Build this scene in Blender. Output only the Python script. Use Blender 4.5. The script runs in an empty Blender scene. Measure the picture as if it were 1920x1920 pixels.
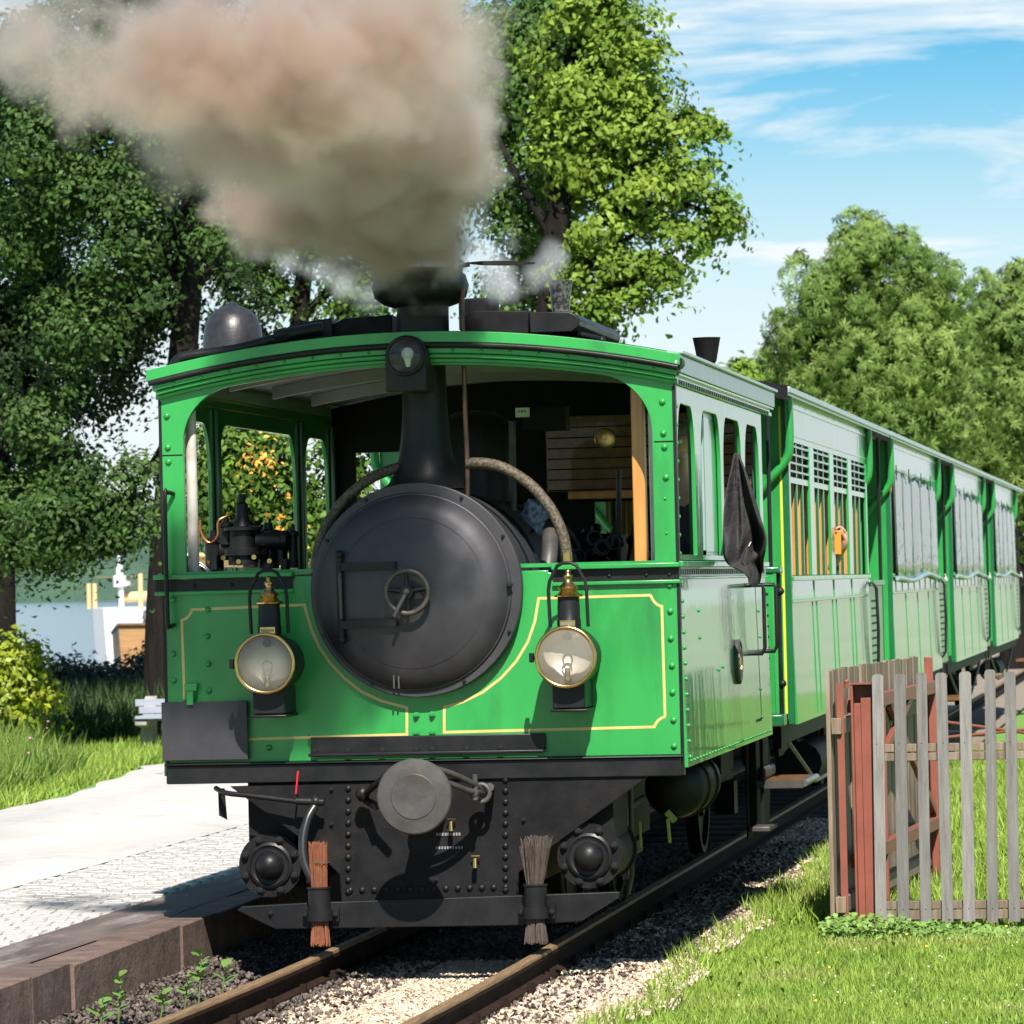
import bpy, bmesh, math, random
import numpy as np
from mathutils import Vector, Matrix, Quaternion
R_ = math.radians
S = bpy.context.scene
C = S.collection
rng = np.random.default_rng(7)
random.seed(7)

# ------------------------------------------------------------------ camera, light, exposure
F, VPX, VPY, RHO, EYE = 8200.0, 2250.0, 1063.0, .0265, 1.7      # focal length in photo pixels, end of the track, roll, eye height
_y = np.array([(VPX-960)/F, -(VPY-960)/F, -1.]); _y /= np.linalg.norm(_y)
_u = np.array([-math.sin(RHO), math.cos(RHO), 0]); _z = _u-_u.dot(_y)*_y; _z /= np.linalg.norm(_z)
CAMR = np.array([np.cross(_y, _z), _y, _z])
cam = bpy.data.cameras.new('camera'); camo = bpy.data.objects.new('camera', cam); C.objects.link(camo)
M4 = Matrix.Identity(4)
for i in range(3):
    for j in range(3): M4[i][j] = CAMR[i, j]
camo.matrix_world = Matrix.Translation((0, 0, EYE)) @ M4
cam.sensor_width = 36; cam.lens = 36*F/1920; cam.clip_end = 9000; cam.clip_start = .5
cam.dof.use_dof = True; cam.dof.focus_distance = 20.6; cam.dof.aperture_fstop = 11
S.camera = camo

def W(px, py, Y):                       # a point of the photo (1920 px) at the distance Y along the track
    d = CAMR @ np.array([(px-960)/F, -(py-960)/F, -1.]); p = d*(Y/d[1])
    return Vector((p[0], Y, p[2]+EYE))
def WX(px, py, X):                      # ... on the plane x = X
    d = CAMR @ np.array([(px-960)/F, -(py-960)/F, -1.]); p = d*(X/d[0])
    return Vector((X, p[1], p[2]+EYE))

SUN = Vector((-.23, .90, -1.0)).normalized()
sl = bpy.data.lights.new('sun', 'SUN'); sl.energy = 5; sl.angle = R_(.53); sl.color = (1, .94, .86)
so = bpy.data.objects.new('sun', sl); C.objects.link(so); so.rotation_euler = SUN.to_track_quat('-Z', 'Y').to_euler()
wd = bpy.data.worlds.new('World'); S.world = wd; wd.use_nodes = True
nt = wd.node_tree; nt.nodes.clear(); N = nt.nodes.new; L = nt.links.new
out = N('ShaderNodeOutputWorld'); bg = N('ShaderNodeBackground'); sky = N('ShaderNodeTexSky')
sky.sky_type = 'NISHITA'; sky.sun_disc = False; sky.sun_elevation = math.asin(-SUN.z)
sky.sun_rotation = math.atan2(-SUN.x, -SUN.y); sky.air_density = 1.0; sky.dust_density = .2; sky.ozone_density = 3.0; sky.altitude = 600
tc = N('ShaderNodeTexCoord'); sep = N('ShaderNodeSeparateXYZ'); L(tc.outputs['Generated'], sep.inputs[0])
mp = N('ShaderNodeMapping'); mp.inputs['Scale'].default_value = (5, 5, 34); mp.inputs['Rotation'].default_value = (0, R_(12), 0)
L(tc.outputs['Generated'], mp.inputs[0])
n1 = N('ShaderNodeTexNoise'); n1.inputs['Scale'].default_value = 1.7; n1.inputs['Detail'].default_value = 9; n1.inputs['Roughness'].default_value = .62; n1.inputs['Distortion'].default_value = .5
L(mp.outputs[0], n1.inputs['Vector'])
cr = N('ShaderNodeValToRGB'); cr.color_ramp.elements[0].position = .40; cr.color_ramp.elements[1].position = .64
L(n1.outputs['Fac'], cr.inputs[0])
hz = N('ShaderNodeMapRange'); hz.interpolation_type = 'SMOOTHSTEP'
hz.inputs['From Min'].default_value = .02; hz.inputs['From Max'].default_value = .16; hz.inputs['To Min'].default_value = .93; hz.inputs['To Max'].default_value = .0
L(sep.outputs['Z'], hz.inputs['Value'])
mx = N('ShaderNodeMath'); mx.operation = 'MAXIMUM'; L(cr.outputs[0], mx.inputs[0]); L(hz.outputs[0], mx.inputs[1])
sat = N('ShaderNodeHueSaturation'); sat.inputs['Saturation'].default_value = 2.1; sat.inputs['Hue'].default_value = .488; sat.inputs['Value'].default_value = 1.1; L(sky.outputs[0], sat.inputs['Color'])
mc = N('ShaderNodeMix'); mc.data_type = 'RGBA'; mc.inputs['B'].default_value = (9.6, 10.4, 10.8, 1)
zf = N('ShaderNodeMapRange'); zf.interpolation_type = 'SMOOTHSTEP'       # thins the unseen cirrus overhead to weaken the sky fill
zf.inputs['From Min'].default_value = .15; zf.inputs['From Max'].default_value = .6; zf.inputs['To Min'].default_value = 1; zf.inputs['To Max'].default_value = .3
L(sep.outputs['Z'], zf.inputs['Value']); mz = N('ShaderNodeMath'); mz.operation = 'MULTIPLY'; L(mx.outputs[0], mz.inputs[0]); L(zf.outputs[0], mz.inputs[1])
L(mz.outputs[0], mc.inputs['Factor']); L(sat.outputs[0], mc.inputs['A'])
L(mc.outputs['Result'], bg.inputs['Color']); bg.inputs['Strength'].default_value = .052; L(bg.outputs[0], out.inputs['Surface'])
S.view_settings.view_transform = 'Standard'; S.view_settings.look = 'None'; S.view_settings.gamma = 1
S.view_settings.use_curve_mapping = False; S.view_settings.exposure = .86
S.render.engine = 'CYCLES'
cy = S.cycles
cy.max_bounces = 7; cy.diffuse_bounces = 3; cy.glossy_bounces = 4; cy.transmission_bounces = 6; cy.transparent_max_bounces = 12
cy.volume_bounces = 5; cy.use_denoising = True; cy.sample_clamp_indirect = 6; cy.volume_step_rate = 1.5; cy.volume_max_steps = 256
cy.caustics_reflective = False; cy.caustics_refractive = False

# ------------------------------------------------------------------ materials
MATS = {}
def mat(name, c1, c2=None, rough=.5, metal=0., scale=8., stretch=(1, 1, 1), detail=5, lo=.35, hi=.65, bump=0., bscale=None, coat=0., spec=.5,
        c3=None, s3=1.5, lo3=.5, hi3=.7, trans=0., island=0., rvar=0., crough=.04, bdist=.01, objrand=False):
    m = bpy.data.materials.new(name); m.use_nodes = True; t = m.node_tree; N = t.nodes.new; L = t.links.new
    b = t.nodes['Principled BSDF']; b.inputs['Roughness'].default_value = rough; b.inputs['Metallic'].default_value = metal
    b.inputs['Specular IOR Level'].default_value = spec; b.inputs['Coat Weight'].default_value = coat; b.inputs['Coat Roughness'].default_value = crough
    tc = N('ShaderNodeTexCoord'); mp = N('ShaderNodeMapping'); mp.inputs['Scale'].default_value = stretch
    L(tc.outputs['Object'], mp.inputs[0])
    if objrand:
        oi = N('ShaderNodeObjectInfo'); vm = N('ShaderNodeVectorMath'); vm.operation = 'SCALE'; vm.inputs[0].default_value = (37, 51, 23)
        L(oi.outputs['Random'], vm.inputs['Scale']); L(vm.outputs[0], mp.inputs['Location'])
    def noise(s, d=detail):
        n = N('ShaderNodeTexNoise'); n.inputs['Scale'].default_value = s; n.inputs['Detail'].default_value = d; n.inputs['Roughness'].default_value = .6
        L(mp.outputs[0], n.inputs['Vector']); return n
    def ramp(sock, a, bb):
        r = N('ShaderNodeMapRange'); r.inputs['From Min'].default_value = a; r.inputs['From Max'].default_value = bb; L(sock, r.inputs['Value']); return r.outputs[0]
    def mix(f, A, B):
        x = N('ShaderNodeMix'); x.data_type = 'RGBA'
        L(f, x.inputs['Factor'])
        for k, v in (('A', A), ('B', B)):
            if isinstance(v, tuple): x.inputs[k].default_value = (*v, 1)
            else: L(v, x.inputs[k])
        return x.outputs['Result']
    col = None
    if c2:
        n = noise(scale); col = mix(ramp(n.outputs['Fac'], lo, hi), tuple(c1), tuple(c2))
        if rvar:
            rr = N('ShaderNodeMapRange'); rr.inputs['To Min'].default_value = rough-rvar; rr.inputs['To Max'].default_value = rough+rvar
            L(n.outputs['Fac'], rr.inputs['Value']); L(rr.outputs[0], b.inputs['Roughness'])
    if c3:
        n3 = noise(s3, 6); col = mix(ramp(n3.outputs['Fac'], lo3, hi3), col if col else tuple(c1), tuple(c3))
    if island:
        g = N('ShaderNodeNewGeometry'); hs = N('ShaderNodeHueSaturation')
        r1 = N('ShaderNodeMapRange'); r1.inputs['To Min'].default_value = 1-island; r1.inputs['To Max'].default_value = 1+island
        L(g.outputs['Random Per Island'], r1.inputs['Value']); L(r1.outputs[0], hs.inputs['Value'])
        if col: L(col, hs.inputs['Color'])
        else: hs.inputs['Color'].default_value = (*c1, 1)
        col = hs.outputs[0]
    if objrand and island == 0:
        hs = N('ShaderNodeHueSaturation'); r1 = N('ShaderNodeMapRange'); r1.inputs['To Min'].default_value = .78; r1.inputs['To Max'].default_value = 1.2
        L(oi.outputs['Random'], r1.inputs['Value']); L(r1.outputs[0], hs.inputs['Value'])
        if col: L(col, hs.inputs['Color'])
        else: hs.inputs['Color'].default_value = (*c1, 1)
        col = hs.outputs[0]
    if col: L(col, b.inputs['Base Color'])
    else: b.inputs['Base Color'].default_value = (*c1, 1)
    if bump:
        nb = noise(bscale or scale*3, 6); bp = N('ShaderNodeBump'); bp.inputs['Strength'].default_value = bump; bp.inputs['Distance'].default_value = bdist
        L(nb.outputs['Fac'], bp.inputs['Height']); L(bp.outputs[0], b.inputs['Normal'])
        if coat: L(bp.outputs[0], b.inputs['Coat Normal'])
    if trans:
        o = t.nodes['Material Output']; tr = N('ShaderNodeBsdfTranslucent'); ms = N('ShaderNodeMixShader'); ms.inputs[0].default_value = trans
        if col: L(col, tr.inputs['Color'])
        else: tr.inputs['Color'].default_value = (*c1, 1)
        L(b.outputs[0], ms.inputs[1]); L(tr.outputs[0], ms.inputs[2]); L(ms.outputs[0], o.inputs['Surface'])
    MATS[name] = m
    return m
def glassmat(name, tint=(1, 1, 1), refl=1.0, rough=.02, base=.0, bcol=(.8, .85, .85), wave=.25):
    m = bpy.data.materials.new(name); m.use_nodes = True; t = m.node_tree; t.nodes.clear(); N = t.nodes.new; L = t.links.new
    o = N('ShaderNodeOutputMaterial'); tr = N('ShaderNodeBsdfTransparent'); gl = N('ShaderNodeBsdfGlossy'); fr = N('ShaderNodeFresnel'); ms = N('ShaderNodeMixShader')
    tr.inputs[0].default_value = (*tint, 1); gl.inputs['Roughness'].default_value = rough; fr.inputs['IOR'].default_value = 1.45
    df = N('ShaderNodeBsdfDiffuse'); df.inputs[0].default_value = (*bcol, 1); m2 = N('ShaderNodeMixShader'); m2.inputs[0].default_value = base
    nz = N('ShaderNodeTexNoise'); nz.inputs['Scale'].default_value = 5; bp = N('ShaderNodeBump'); bp.inputs['Strength'].default_value = wave; bp.inputs['Distance'].default_value = .02
    L(nz.outputs['Fac'], bp.inputs['Height']); L(bp.outputs[0], gl.inputs['Normal'])
    L(tr.outputs[0], m2.inputs[1]); L(df.outputs[0], m2.inputs[2])
    L(fr.outputs[0], ms.inputs[0]); L(m2.outputs[0], ms.inputs[1]); L(gl.outputs[0], ms.inputs[2]); L(ms.outputs[0], o.inputs['Surface'])
    MATS[name] = m
    return m

GREEN = mat('green_paint', (.026, .30, .062), (.02, .25, .05), rough=.34, scale=2.2, bump=.06, bscale=14, coat=.25, crough=.12, c3=(.012, .125, .03), s3=2.4, lo3=.5, hi3=.82, stretch=(1.6, 1.6, .45))
GREENG = mat('glossy_green_paint', (.028, .29, .068), (.022, .25, .056), rough=.3, spec=.4, scale=1.5, bump=.2, bscale=2.0, coat=.8, crough=.03, bdist=.03, stretch=(1, 1, .22))
GREENG.node_tree.nodes['Principled BSDF'].inputs['Coat IOR'].default_value = 1.58
GREEND = mat('dark_green', (.012, .13, .045), (.01, .1, .035), rough=.3, coat=.4, scale=4)
BLACK = mat('black_paint', (.007, .007, .008), (.014, .0135, .014), rough=.42, spec=.28, scale=7, bump=.08, bscale=60, c3=(.036, .028, .023), s3=3., lo3=.6, hi3=.85, rvar=.12)
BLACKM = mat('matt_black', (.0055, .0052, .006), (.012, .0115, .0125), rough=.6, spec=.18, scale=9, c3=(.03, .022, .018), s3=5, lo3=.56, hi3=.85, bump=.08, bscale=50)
SOOT = mat('smokebox_black', (.042, .040, .047), (.062, .059, .066), rough=.5, metal=.45, spec=.5, scale=3.5, bump=.05, bscale=40, c3=(.06, .05, .045), s3=1.6, lo3=.58, hi3=.9, rvar=.1)
IRON = mat('worn_iron', (.05, .047, .045), (.09, .085, .08), rough=.5, scale=9, metal=.25, bump=.1, bscale=40, c3=(.05, .04, .032), s3=4)
STEEL = mat('bright_steel', (.5, .5, .5), (.4, .39, .38), rough=.3, metal=1, scale=20)
BRASS = mat('brass', (.62, .42, .17), (.5, .33, .13), rough=.25, metal=1, scale=14, bump=.03)
COPPER = mat('copper_pipe', (.22, .11, .07), (.07, .05, .04), rough=.45, metal=.7, scale=9)
GOLD = mat('gold_line_paint', (.62, .47, .17), (.55, .4, .13), rough=.4, scale=12)
YELLOW = mat('yellow_line_paint', (.75, .58, .03), rough=.4)
RED = mat('red_paint', (.6, .015, .02), rough=.35)
REDSTEEL = mat('red_oxide_paint', (.25, .072, .045), (.2, .058, .038), rough=.5, scale=6, bump=.06, bscale=40, c3=(.16, .05, .035), s3=3, lo3=.55, hi3=.8)
WHITEP = mat('off_white_paint', (.55, .54, .51), (.42, .38, .34), rough=.55, scale=9)
PALE = mat('pale_zinc_roof', (.33, .42, .43), (.26, .35, .36), rough=.35, scale=5, metal=.2, coat=.3)
CEIL = mat('grey_ceiling', (.34, .34, .34), (.25, .25, .25), rough=.5, scale=4)
WOOD = mat('varnished_wood', (.55, .24, .06), (.42, .17, .04), rough=.35, scale=3, stretch=(6, 6, .6), coat=.4, objrand=True)
WOODD = mat('brown_wood', (.20, .085, .03), (.12, .05, .02), rough=.4, scale=3, stretch=(6, .6, 6), coat=.3)
GREYWOOD = mat('weathered_grey_wood', (.235, .222, .212), (.14, .131, .124), rough=.75, scale=6, stretch=(9, 9, .7), bump=.5, bscale=22, c3=(.12, .085, .06), s3=3.0, lo3=.63, hi3=.8, objrand=True, lo=.3, hi=.7)
BROWNWOOD = mat('brown_weathered_wood', (.235, .175, .12), (.15, .108, .074), rough=.75, scale=6, stretch=(9, 9, .7), bump=.4, bscale=22, objrand=True, c3=(.33, .27, .21), s3=2, lo3=.5, hi3=.8)
RUBBER = mat('black_rubber', (.012, .012, .013), (.02, .02, .021), rough=.35, scale=10)
BRAID = mat('braided_hose', (.12, .095, .055), (.03, .024, .018), rough=.55, scale=70, lo=.4, hi=.6, bump=.6, bscale=90)
TWIG = mat('red_brown_twigs', (.24, .075, .028), (.15, .048, .02), rough=.7, scale=30, island=.35)
BRISTLE = mat('grey_brown_bristles', (.085, .063, .05), (.045, .034, .028), rough=.7, scale=30, island=.45)
CLOTH = mat('dark_cloth', (.035, .03, .034), (.022, .019, .022), rough=.8, scale=5, bump=.8, bscale=14, bdist=.03)
RAG = mat('blue_check_rag', (.35, .38, .5), (.05, .06, .12), rough=.9, scale=40)
SKIN = mat('skin', (.52, .29, .2), (.45, .23, .16), rough=.5, scale=12)
HAIR = mat('grey_hair', (.22, .2, .19), (.1, .09, .085), rough=.7, scale=60)
ORANGE = mat('orange_plastic', (.75, .25, .03), rough=.4)
PAPER = mat('white_paper', (.75, .75, .72), rough=.7)
INK = mat('dark_print', (.05, .05, .055), rough=.6)
GREYPRINT = mat('grey_print', (.2, .2, .2), rough=.6)
REFLECTOR = mat('lamp_reflector', (.60, .53, .44), (.5, .44, .36), rough=.5, metal=.45, scale=5)
GLASS = glassmat('clear_glass')
LAMPGLASS = glassmat('hazy_lamp_glass', base=.17, bcol=(.72, .65, .53))
PLASTIC = glassmat('clear_plastic_blind', tint=(.7, .88, .82), rough=.03, base=.10, bcol=(.5, .66, .62), wave=1.)
RAILTOP = mat('rail_head', (.30, .19, .095), (.15, .10, .06), rough=.6, spec=.2, metal=.15, scale=12, stretch=(8, .4, 8))
RAILSIDE = mat('rail_rust_and_shade', (.034, .019, .012), (.016, .011, .009), spec=.1, rough=.85, scale=14, bump=.2)  # rust, with the rail head's shade painted into the colour
SLEEPER = mat('dark_sleeper', (.05, .042, .038), (.10, .085, .075), rough=.85, scale=5, stretch=(.6, 8, 8), bump=.6, bscale=20)
STONE = mat('ballast_stone', (.66, .53, .385), (.52, .41, .30), rough=.85, scale=6, island=.28, c3=(.55, .42, .34), s3=.8, lo3=.45, hi3=.7)
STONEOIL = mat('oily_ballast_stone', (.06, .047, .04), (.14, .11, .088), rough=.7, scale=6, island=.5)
BED = mat('ballast_bed', (.34, .28, .21), (.2, .16, .125), rough=.95, scale=60, bump=1., bscale=90, bdist=.02)
KERB = mat('kerb_stone', (.175, .115, .088), (.095, .06, .047), rough=.9, scale=7, bump=.7, bscale=24, bdist=.012, c3=(.22, .18, .16), s3=2.2, lo3=.6, hi3=.8, objrand=True)
STAIN = mat('stained_asphalt', (.15, .115, .10), (.075, .058, .052), rough=.85, scale=3, stretch=(1.6, .35, 1), bump=.5, bscale=120, c3=(.34, .30, .27), s3=1.6, lo3=.52, hi3=.68)
PAVE = mat('cobble_stone', (.50, .48, .46), (.43, .41, .39), rough=.85, scale=9, bump=.3, bscale=60, island=.14, c3=(.3, .28, .27), s3=.7, lo3=.62, hi3=.8)
JOINT = mat('cobble_joint', (.42, .40, .38), (.33, .315, .30), scale=30, rough=.95)
PATH = mat('pale_asphalt', (.54, .515, .485), (.48, .455, .43), rough=.9, scale=.7, stretch=(1, .25, 1), bump=.3, bscale=90, c3=(.37, .355, .34), s3=.5, lo3=.46, hi3=.7)
SOIL = mat('meadow_ground', (.15, .29, .045), (.11, .23, .035), rough=.95, scale=3, bump=.4, bscale=30)
WATER = mat('lake_water', (.02, .055, .09), rough=.12, bump=.5, bscale=.5, bdist=.3, stretch=(.05, 1, 1))
HILLM = mat('haze_tinted_forest', (.035, .075, .055), (.055, .11, .065), rough=.95, scale=.02, bump=1., bscale=.05, bdist=12)  # bluish distance haze painted into the forest colour
BARK = mat('bark', (.018, .014, .012), (.008, .0065, .0055), rough=.95, spec=.2, scale=6, stretch=(3, 3, .5), bump=1., bscale=12, bdist=.03)
t_ = PATH.node_tree; N = t_.nodes.new; L = t_.links.new       # hairline cracks in the asphalt
pb = t_.nodes['Principled BSDF']; src = pb.inputs['Base Color'].links[0].from_socket
tc_ = N('ShaderNodeTexCoord'); nz_ = N('ShaderNodeTexNoise'); nz_.inputs['Scale'].default_value = 1.6; nz_.inputs['Detail'].default_value = 5; L(tc_.outputs['Object'], nz_.inputs['Vector'])
va = N('ShaderNodeVectorMath'); va.operation = 'ADD'; L(tc_.outputs['Object'], va.inputs[0]); L(nz_.outputs['Color'], va.inputs[1])
vo = N('ShaderNodeTexVoronoi'); vo.feature = 'DISTANCE_TO_EDGE'; vo.inputs['Scale'].default_value = .42; L(va.outputs[0], vo.inputs['Vector'])
mr_ = N('ShaderNodeMapRange'); mr_.inputs['From Min'].default_value = .004; mr_.inputs['From Max'].default_value = .016; mr_.inputs['To Min'].default_value = .22; mr_.inputs['To Max'].default_value = 0; L(vo.outputs['Distance'], mr_.inputs['Value'])
mk = N('ShaderNodeMix'); mk.data_type = 'RGBA'; mk.inputs['B'].default_value = (.2, .19, .18, 1); L(mr_.outputs[0], mk.inputs['Factor']); L(src, mk.inputs['A']); L(mk.outputs['Result'], pb.inputs['Base Color'])
HULLW = mat('white_hull', (.8, .8, .8), (.74, .75, .76), rough=.35, scale=2)
BOATWOOD = mat('boat_wood', (.5, .27, .12), (.38, .2, .09), rough=.45, scale=3, stretch=(.5, 6, 6))
CREAM = mat('cream_paint', (.7, .48, .24), rough=.5)
BENCHWOOD = mat('bench_slat_wood', (.34, .36, .42), (.26, .28, .33), rough=.5, scale=6, stretch=(.5, 8, 8))
CONCRETE = mat('bench_concrete', (.34, .32, .29), (.26, .24, .22), rough=.9, scale=8, bump=.4, bscale=40)
GRASS = mat('grass_blade', (.30, .41, .07), (.21, .33, .05), rough=.55, spec=.25, scale=2.5, island=.35, trans=.3, c3=(.42, .40, .15), s3=1.2, lo3=.55, hi3=.75)
GRASSD = mat('tall_grass_blade', (.21, .29, .06), (.12, .21, .035), rough=.55, spec=.25, scale=1.2, island=.4, trans=.3)
LEAFL = mat('painted_half_shade_leaf', (.068, .125, .026), (.03, .068, .014), rough=.55, spec=.22, scale=1.4, island=.45, trans=.25)  # shade painted in too, but lighter for sunlit outer sprays of the left trees
LEAFD = mat('painted_shade_leaf', (.032, .066, .018), (.014, .034, .009), rough=.55, spec=.22, scale=1.4, island=.45, trans=.22)  # shade of the left trees painted in as a darker leaf colour
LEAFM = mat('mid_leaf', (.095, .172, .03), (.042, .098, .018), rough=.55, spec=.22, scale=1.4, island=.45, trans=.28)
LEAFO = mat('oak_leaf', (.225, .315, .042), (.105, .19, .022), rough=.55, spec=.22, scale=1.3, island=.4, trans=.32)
LEAFC = mat('chestnut_leaf', (.20, .28, .065), (.10, .17, .036), rough=.6, spec=.2, scale=.8, island=.4, trans=.16)
LEAFY = mat('yellow_green_leaf', (.30, .34, .02), (.2, .27, .02), rough=.5, scale=3, island=.3, trans=.3)
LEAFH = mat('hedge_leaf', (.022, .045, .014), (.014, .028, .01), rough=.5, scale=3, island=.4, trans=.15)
IVY = mat('ivy_leaf', (.13, .25, .045), (.2, .32, .08), rough=.4, scale=6, island=.4, trans=.15)
BLOOM = mat('orange_bloom', (.7, .32, .04), rough=.6, island=.3)
PINK = mat('pink_clover', (.5, .24, .3), rough=.7, island=.3)
WHITEF = mat('white_clover', (.7, .68, .62), rough=.7, island=.2)

# ------------------------------------------------------------------ mesh helpers
class MB:
    def __init__(s): s.b = bmesh.new()
    def box(s, x0, x1, y0, y1, z0, z1):
        v = [s.b.verts.new(p) for p in ((x0, y0, z0), (x1, y0, z0), (x1, y1, z0), (x0, y1, z0), (x0, y0, z1), (x1, y0, z1), (x1, y1, z1), (x0, y1, z1))]
        for f in ((3, 2, 1, 0), (4, 5, 6, 7), (0, 1, 5, 4), (1, 2, 6, 5), (2, 3, 7, 6), (3, 0, 4, 7)): s.b.faces.new([v[i] for i in f])
        return s
    def bar(s, p0, p1, w, h, up=(0, 0, 1)):                    # a straight bar of section w x h from p0 to p1
        p0, p1 = Vector(p0), Vector(p1); d = (p1-p0).normalized(); up = Vector(up)
        if abs(d.dot(up)) > .98: up = Vector((0, 1, 0))
        a = d.cross(up).normalized(); b = a.cross(d).normalized()
        v = []
        for p in (p0, p1):
            for sa, sb in ((-1, -1), (1, -1), (1, 1), (-1, 1)): v.append(s.b.verts.new(p+a*(sa*w/2)+b*(sb*h/2)))
        for f in ((0, 1, 2, 3), (7, 6, 5, 4), (0, 4, 5, 1), (1, 5, 6, 2), (2, 6, 7, 3), (3, 7, 4, 0)): s.b.faces.new([v[i] for i in f])
        return s
    def rings(s, rings, cap0=True, cap1=True, closed=False):
        vs = [[s.b.verts.new(p) for p in r] for r in rings]; n = len(vs[0]); m = len(vs)
        for i in range(m if closed else m-1):
            A, B = vs[i], vs[(i+1) % m]
            for j in range(n): s.b.faces.new((A[j], A[(j+1) % n], B[(j+1) % n], B[j]))
        if not closed:
            if cap0: s.b.faces.new(vs[0][::-1])
            if cap1: s.b.faces.new(vs[-1])
        return s
    def tube(s, pts, r, n=8, smooth=0, closed=False):
        pts = [Vector(p) for p in pts]
        if smooth: pts = catmull(pts, smooth)
        rs = r if isinstance(r, (list, tuple)) else None
        m = len(pts); rings = []; prev = None
        for i, p in enumerate(pts):
            if closed: d = pts[(i+1) % m]-pts[i-1]
            else: d = pts[min(i+1, m-1)]-pts[max(i-1, 0)]
            d.normalize()
            if prev is None:
                a = d.orthogonal().normalized()
            else:
                a = (prev-d*prev.dot(d)).normalized()
            prev = a; b = d.cross(a)
            rad = r
            if rs: 
                t = i/(m-1)*(len(rs)-1); k = min(int(t), len(rs)-2); rad = rs[k]+(rs[k+1]-rs[k])*(t-k)
            rings.append([p+(a*math.cos(2*math.pi*j/n)+b*math.sin(2*math.pi*j/n))*rad for j in range(n)])
        return s.rings(rings, closed=closed)
    def lathe(s, prof, o, axis=(0, 0, 1), n=32, cap=True, ax2=None):          # prof: (radius, height along axis)
        axis = Vector(axis).normalized(); a = axis.orthogonal().normalized(); b = axis.cross(a); o = Vector(o)
        rings = [[o+axis*h+(a*math.cos(2*math.pi*j/n)+b*math.sin(2*math.pi*j/n))*max(r, 1e-4) for j in range(n)] for r, h in prof]
        return s.rings(rings, cap, cap)
    def prism(s, loops, d0, d1, plane='XZ'):          # polygon with holes, extruded from d0 to d1
        def P(a, b, d): return (a, d, b) if plane == 'XZ' else ((d, a, b) if plane == 'YZ' else (a, b, d))
        b2 = bmesh.new(); es = []
        for lp in loops:
            vs = [b2.verts.new(P(a, b, d0)) for a, b in lp]
            es += [b2.edges.new((vs[i], vs[(i+1) % len(vs)])) for i in range(len(vs))]
        bmesh.ops.triangle_fill(b2, use_beauty=True, use_dissolve=False, edges=es)
        off = Vector(P(0, 0, d1))-Vector(P(0, 0, d0))
        g = bmesh.ops.extrude_face_region(b2, geom=list(b2.faces))
        for v in g['geom']:
            if isinstance(v, bmesh.types.BMVert): v.co += off
        bmesh.ops.recalc_face_normals(b2, faces=list(b2.faces))
        bmesh.ops.dissolve_limit(b2, angle_limit=.01, verts=list(b2.verts), edges=list(b2.edges), delimit={'NORMAL'}) if False else None
        me = bpy.data.meshes.new('tmp'); b2.to_mesh(me); b2.free(); s.b.from_mesh(me); bpy.data.meshes.remove(me)
        return s
    def ribbon(s, pts, w, y0, y1, closed=False):       # a flat strip along points (x, z)
        m = len(pts); P = [Vector((p[0], p[1])) for p in pts]; rings = []
        for i in range(m):
            if closed: d0, d1 = P[i]-P[i-1], P[(i+1) % m]-P[i]
            else: d0 = P[i]-P[i-1] if i else P[1]-P[0]; d1 = P[i+1]-P[i] if i < m-1 else d0
            d0 = d0.normalized(); d1 = d1.normalized(); nn = Vector((-d0.y-d1.y, d0.x+d1.x)).normalized(); k = max(.5, nn.dot(Vector((-d0.y, d0.x))))
            o = nn*(w/2/k); a, b = P[i]+o, P[i]-o
            rings.append([(a.x, y0, a.y), (b.x, y0, b.y), (b.x, y1, b.y), (a.x, y1, a.y)])
        return s.rings(rings, closed=closed)
    def sphere(s, c, r, n=12, sc=(1, 1, 1)):
        M = Matrix.Translation(c) @ Matrix.Diagonal((r*sc[0], r*sc[1], r*sc[2], 1))
        bmesh.ops.create_uvsphere(s.b, u_segments=n, v_segments=max(6, n*2//3), radius=1, matrix=M); return s
    def torus(s, c, R, r, axis=(0, 1, 0), n=36, k=8):
        axis = Vector(axis).normalized(); a = axis.orthogonal().normalized(); b = axis.cross(a); c = Vector(c)
        return s.tube([c+(a*math.cos(2*math.pi*j/n)+b*math.sin(2*math.pi*j/n))*R for j in range(n)], r, k, closed=True)
def catmull(P, k):
    o = []
    for i in range(len(P)-1):
        a, b, c, d = P[max(i-1, 0)], P[i], P[i+1], P[min(i+2, len(P)-1)]
        for j in range(k):
            t = j/k; o.append(.5*((2*b)+(c-a)*t+(2*a-5*b+4*c-d)*t*t+(3*b-3*c+d-a)*t**3))
    return o+[P[-1]]

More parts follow.
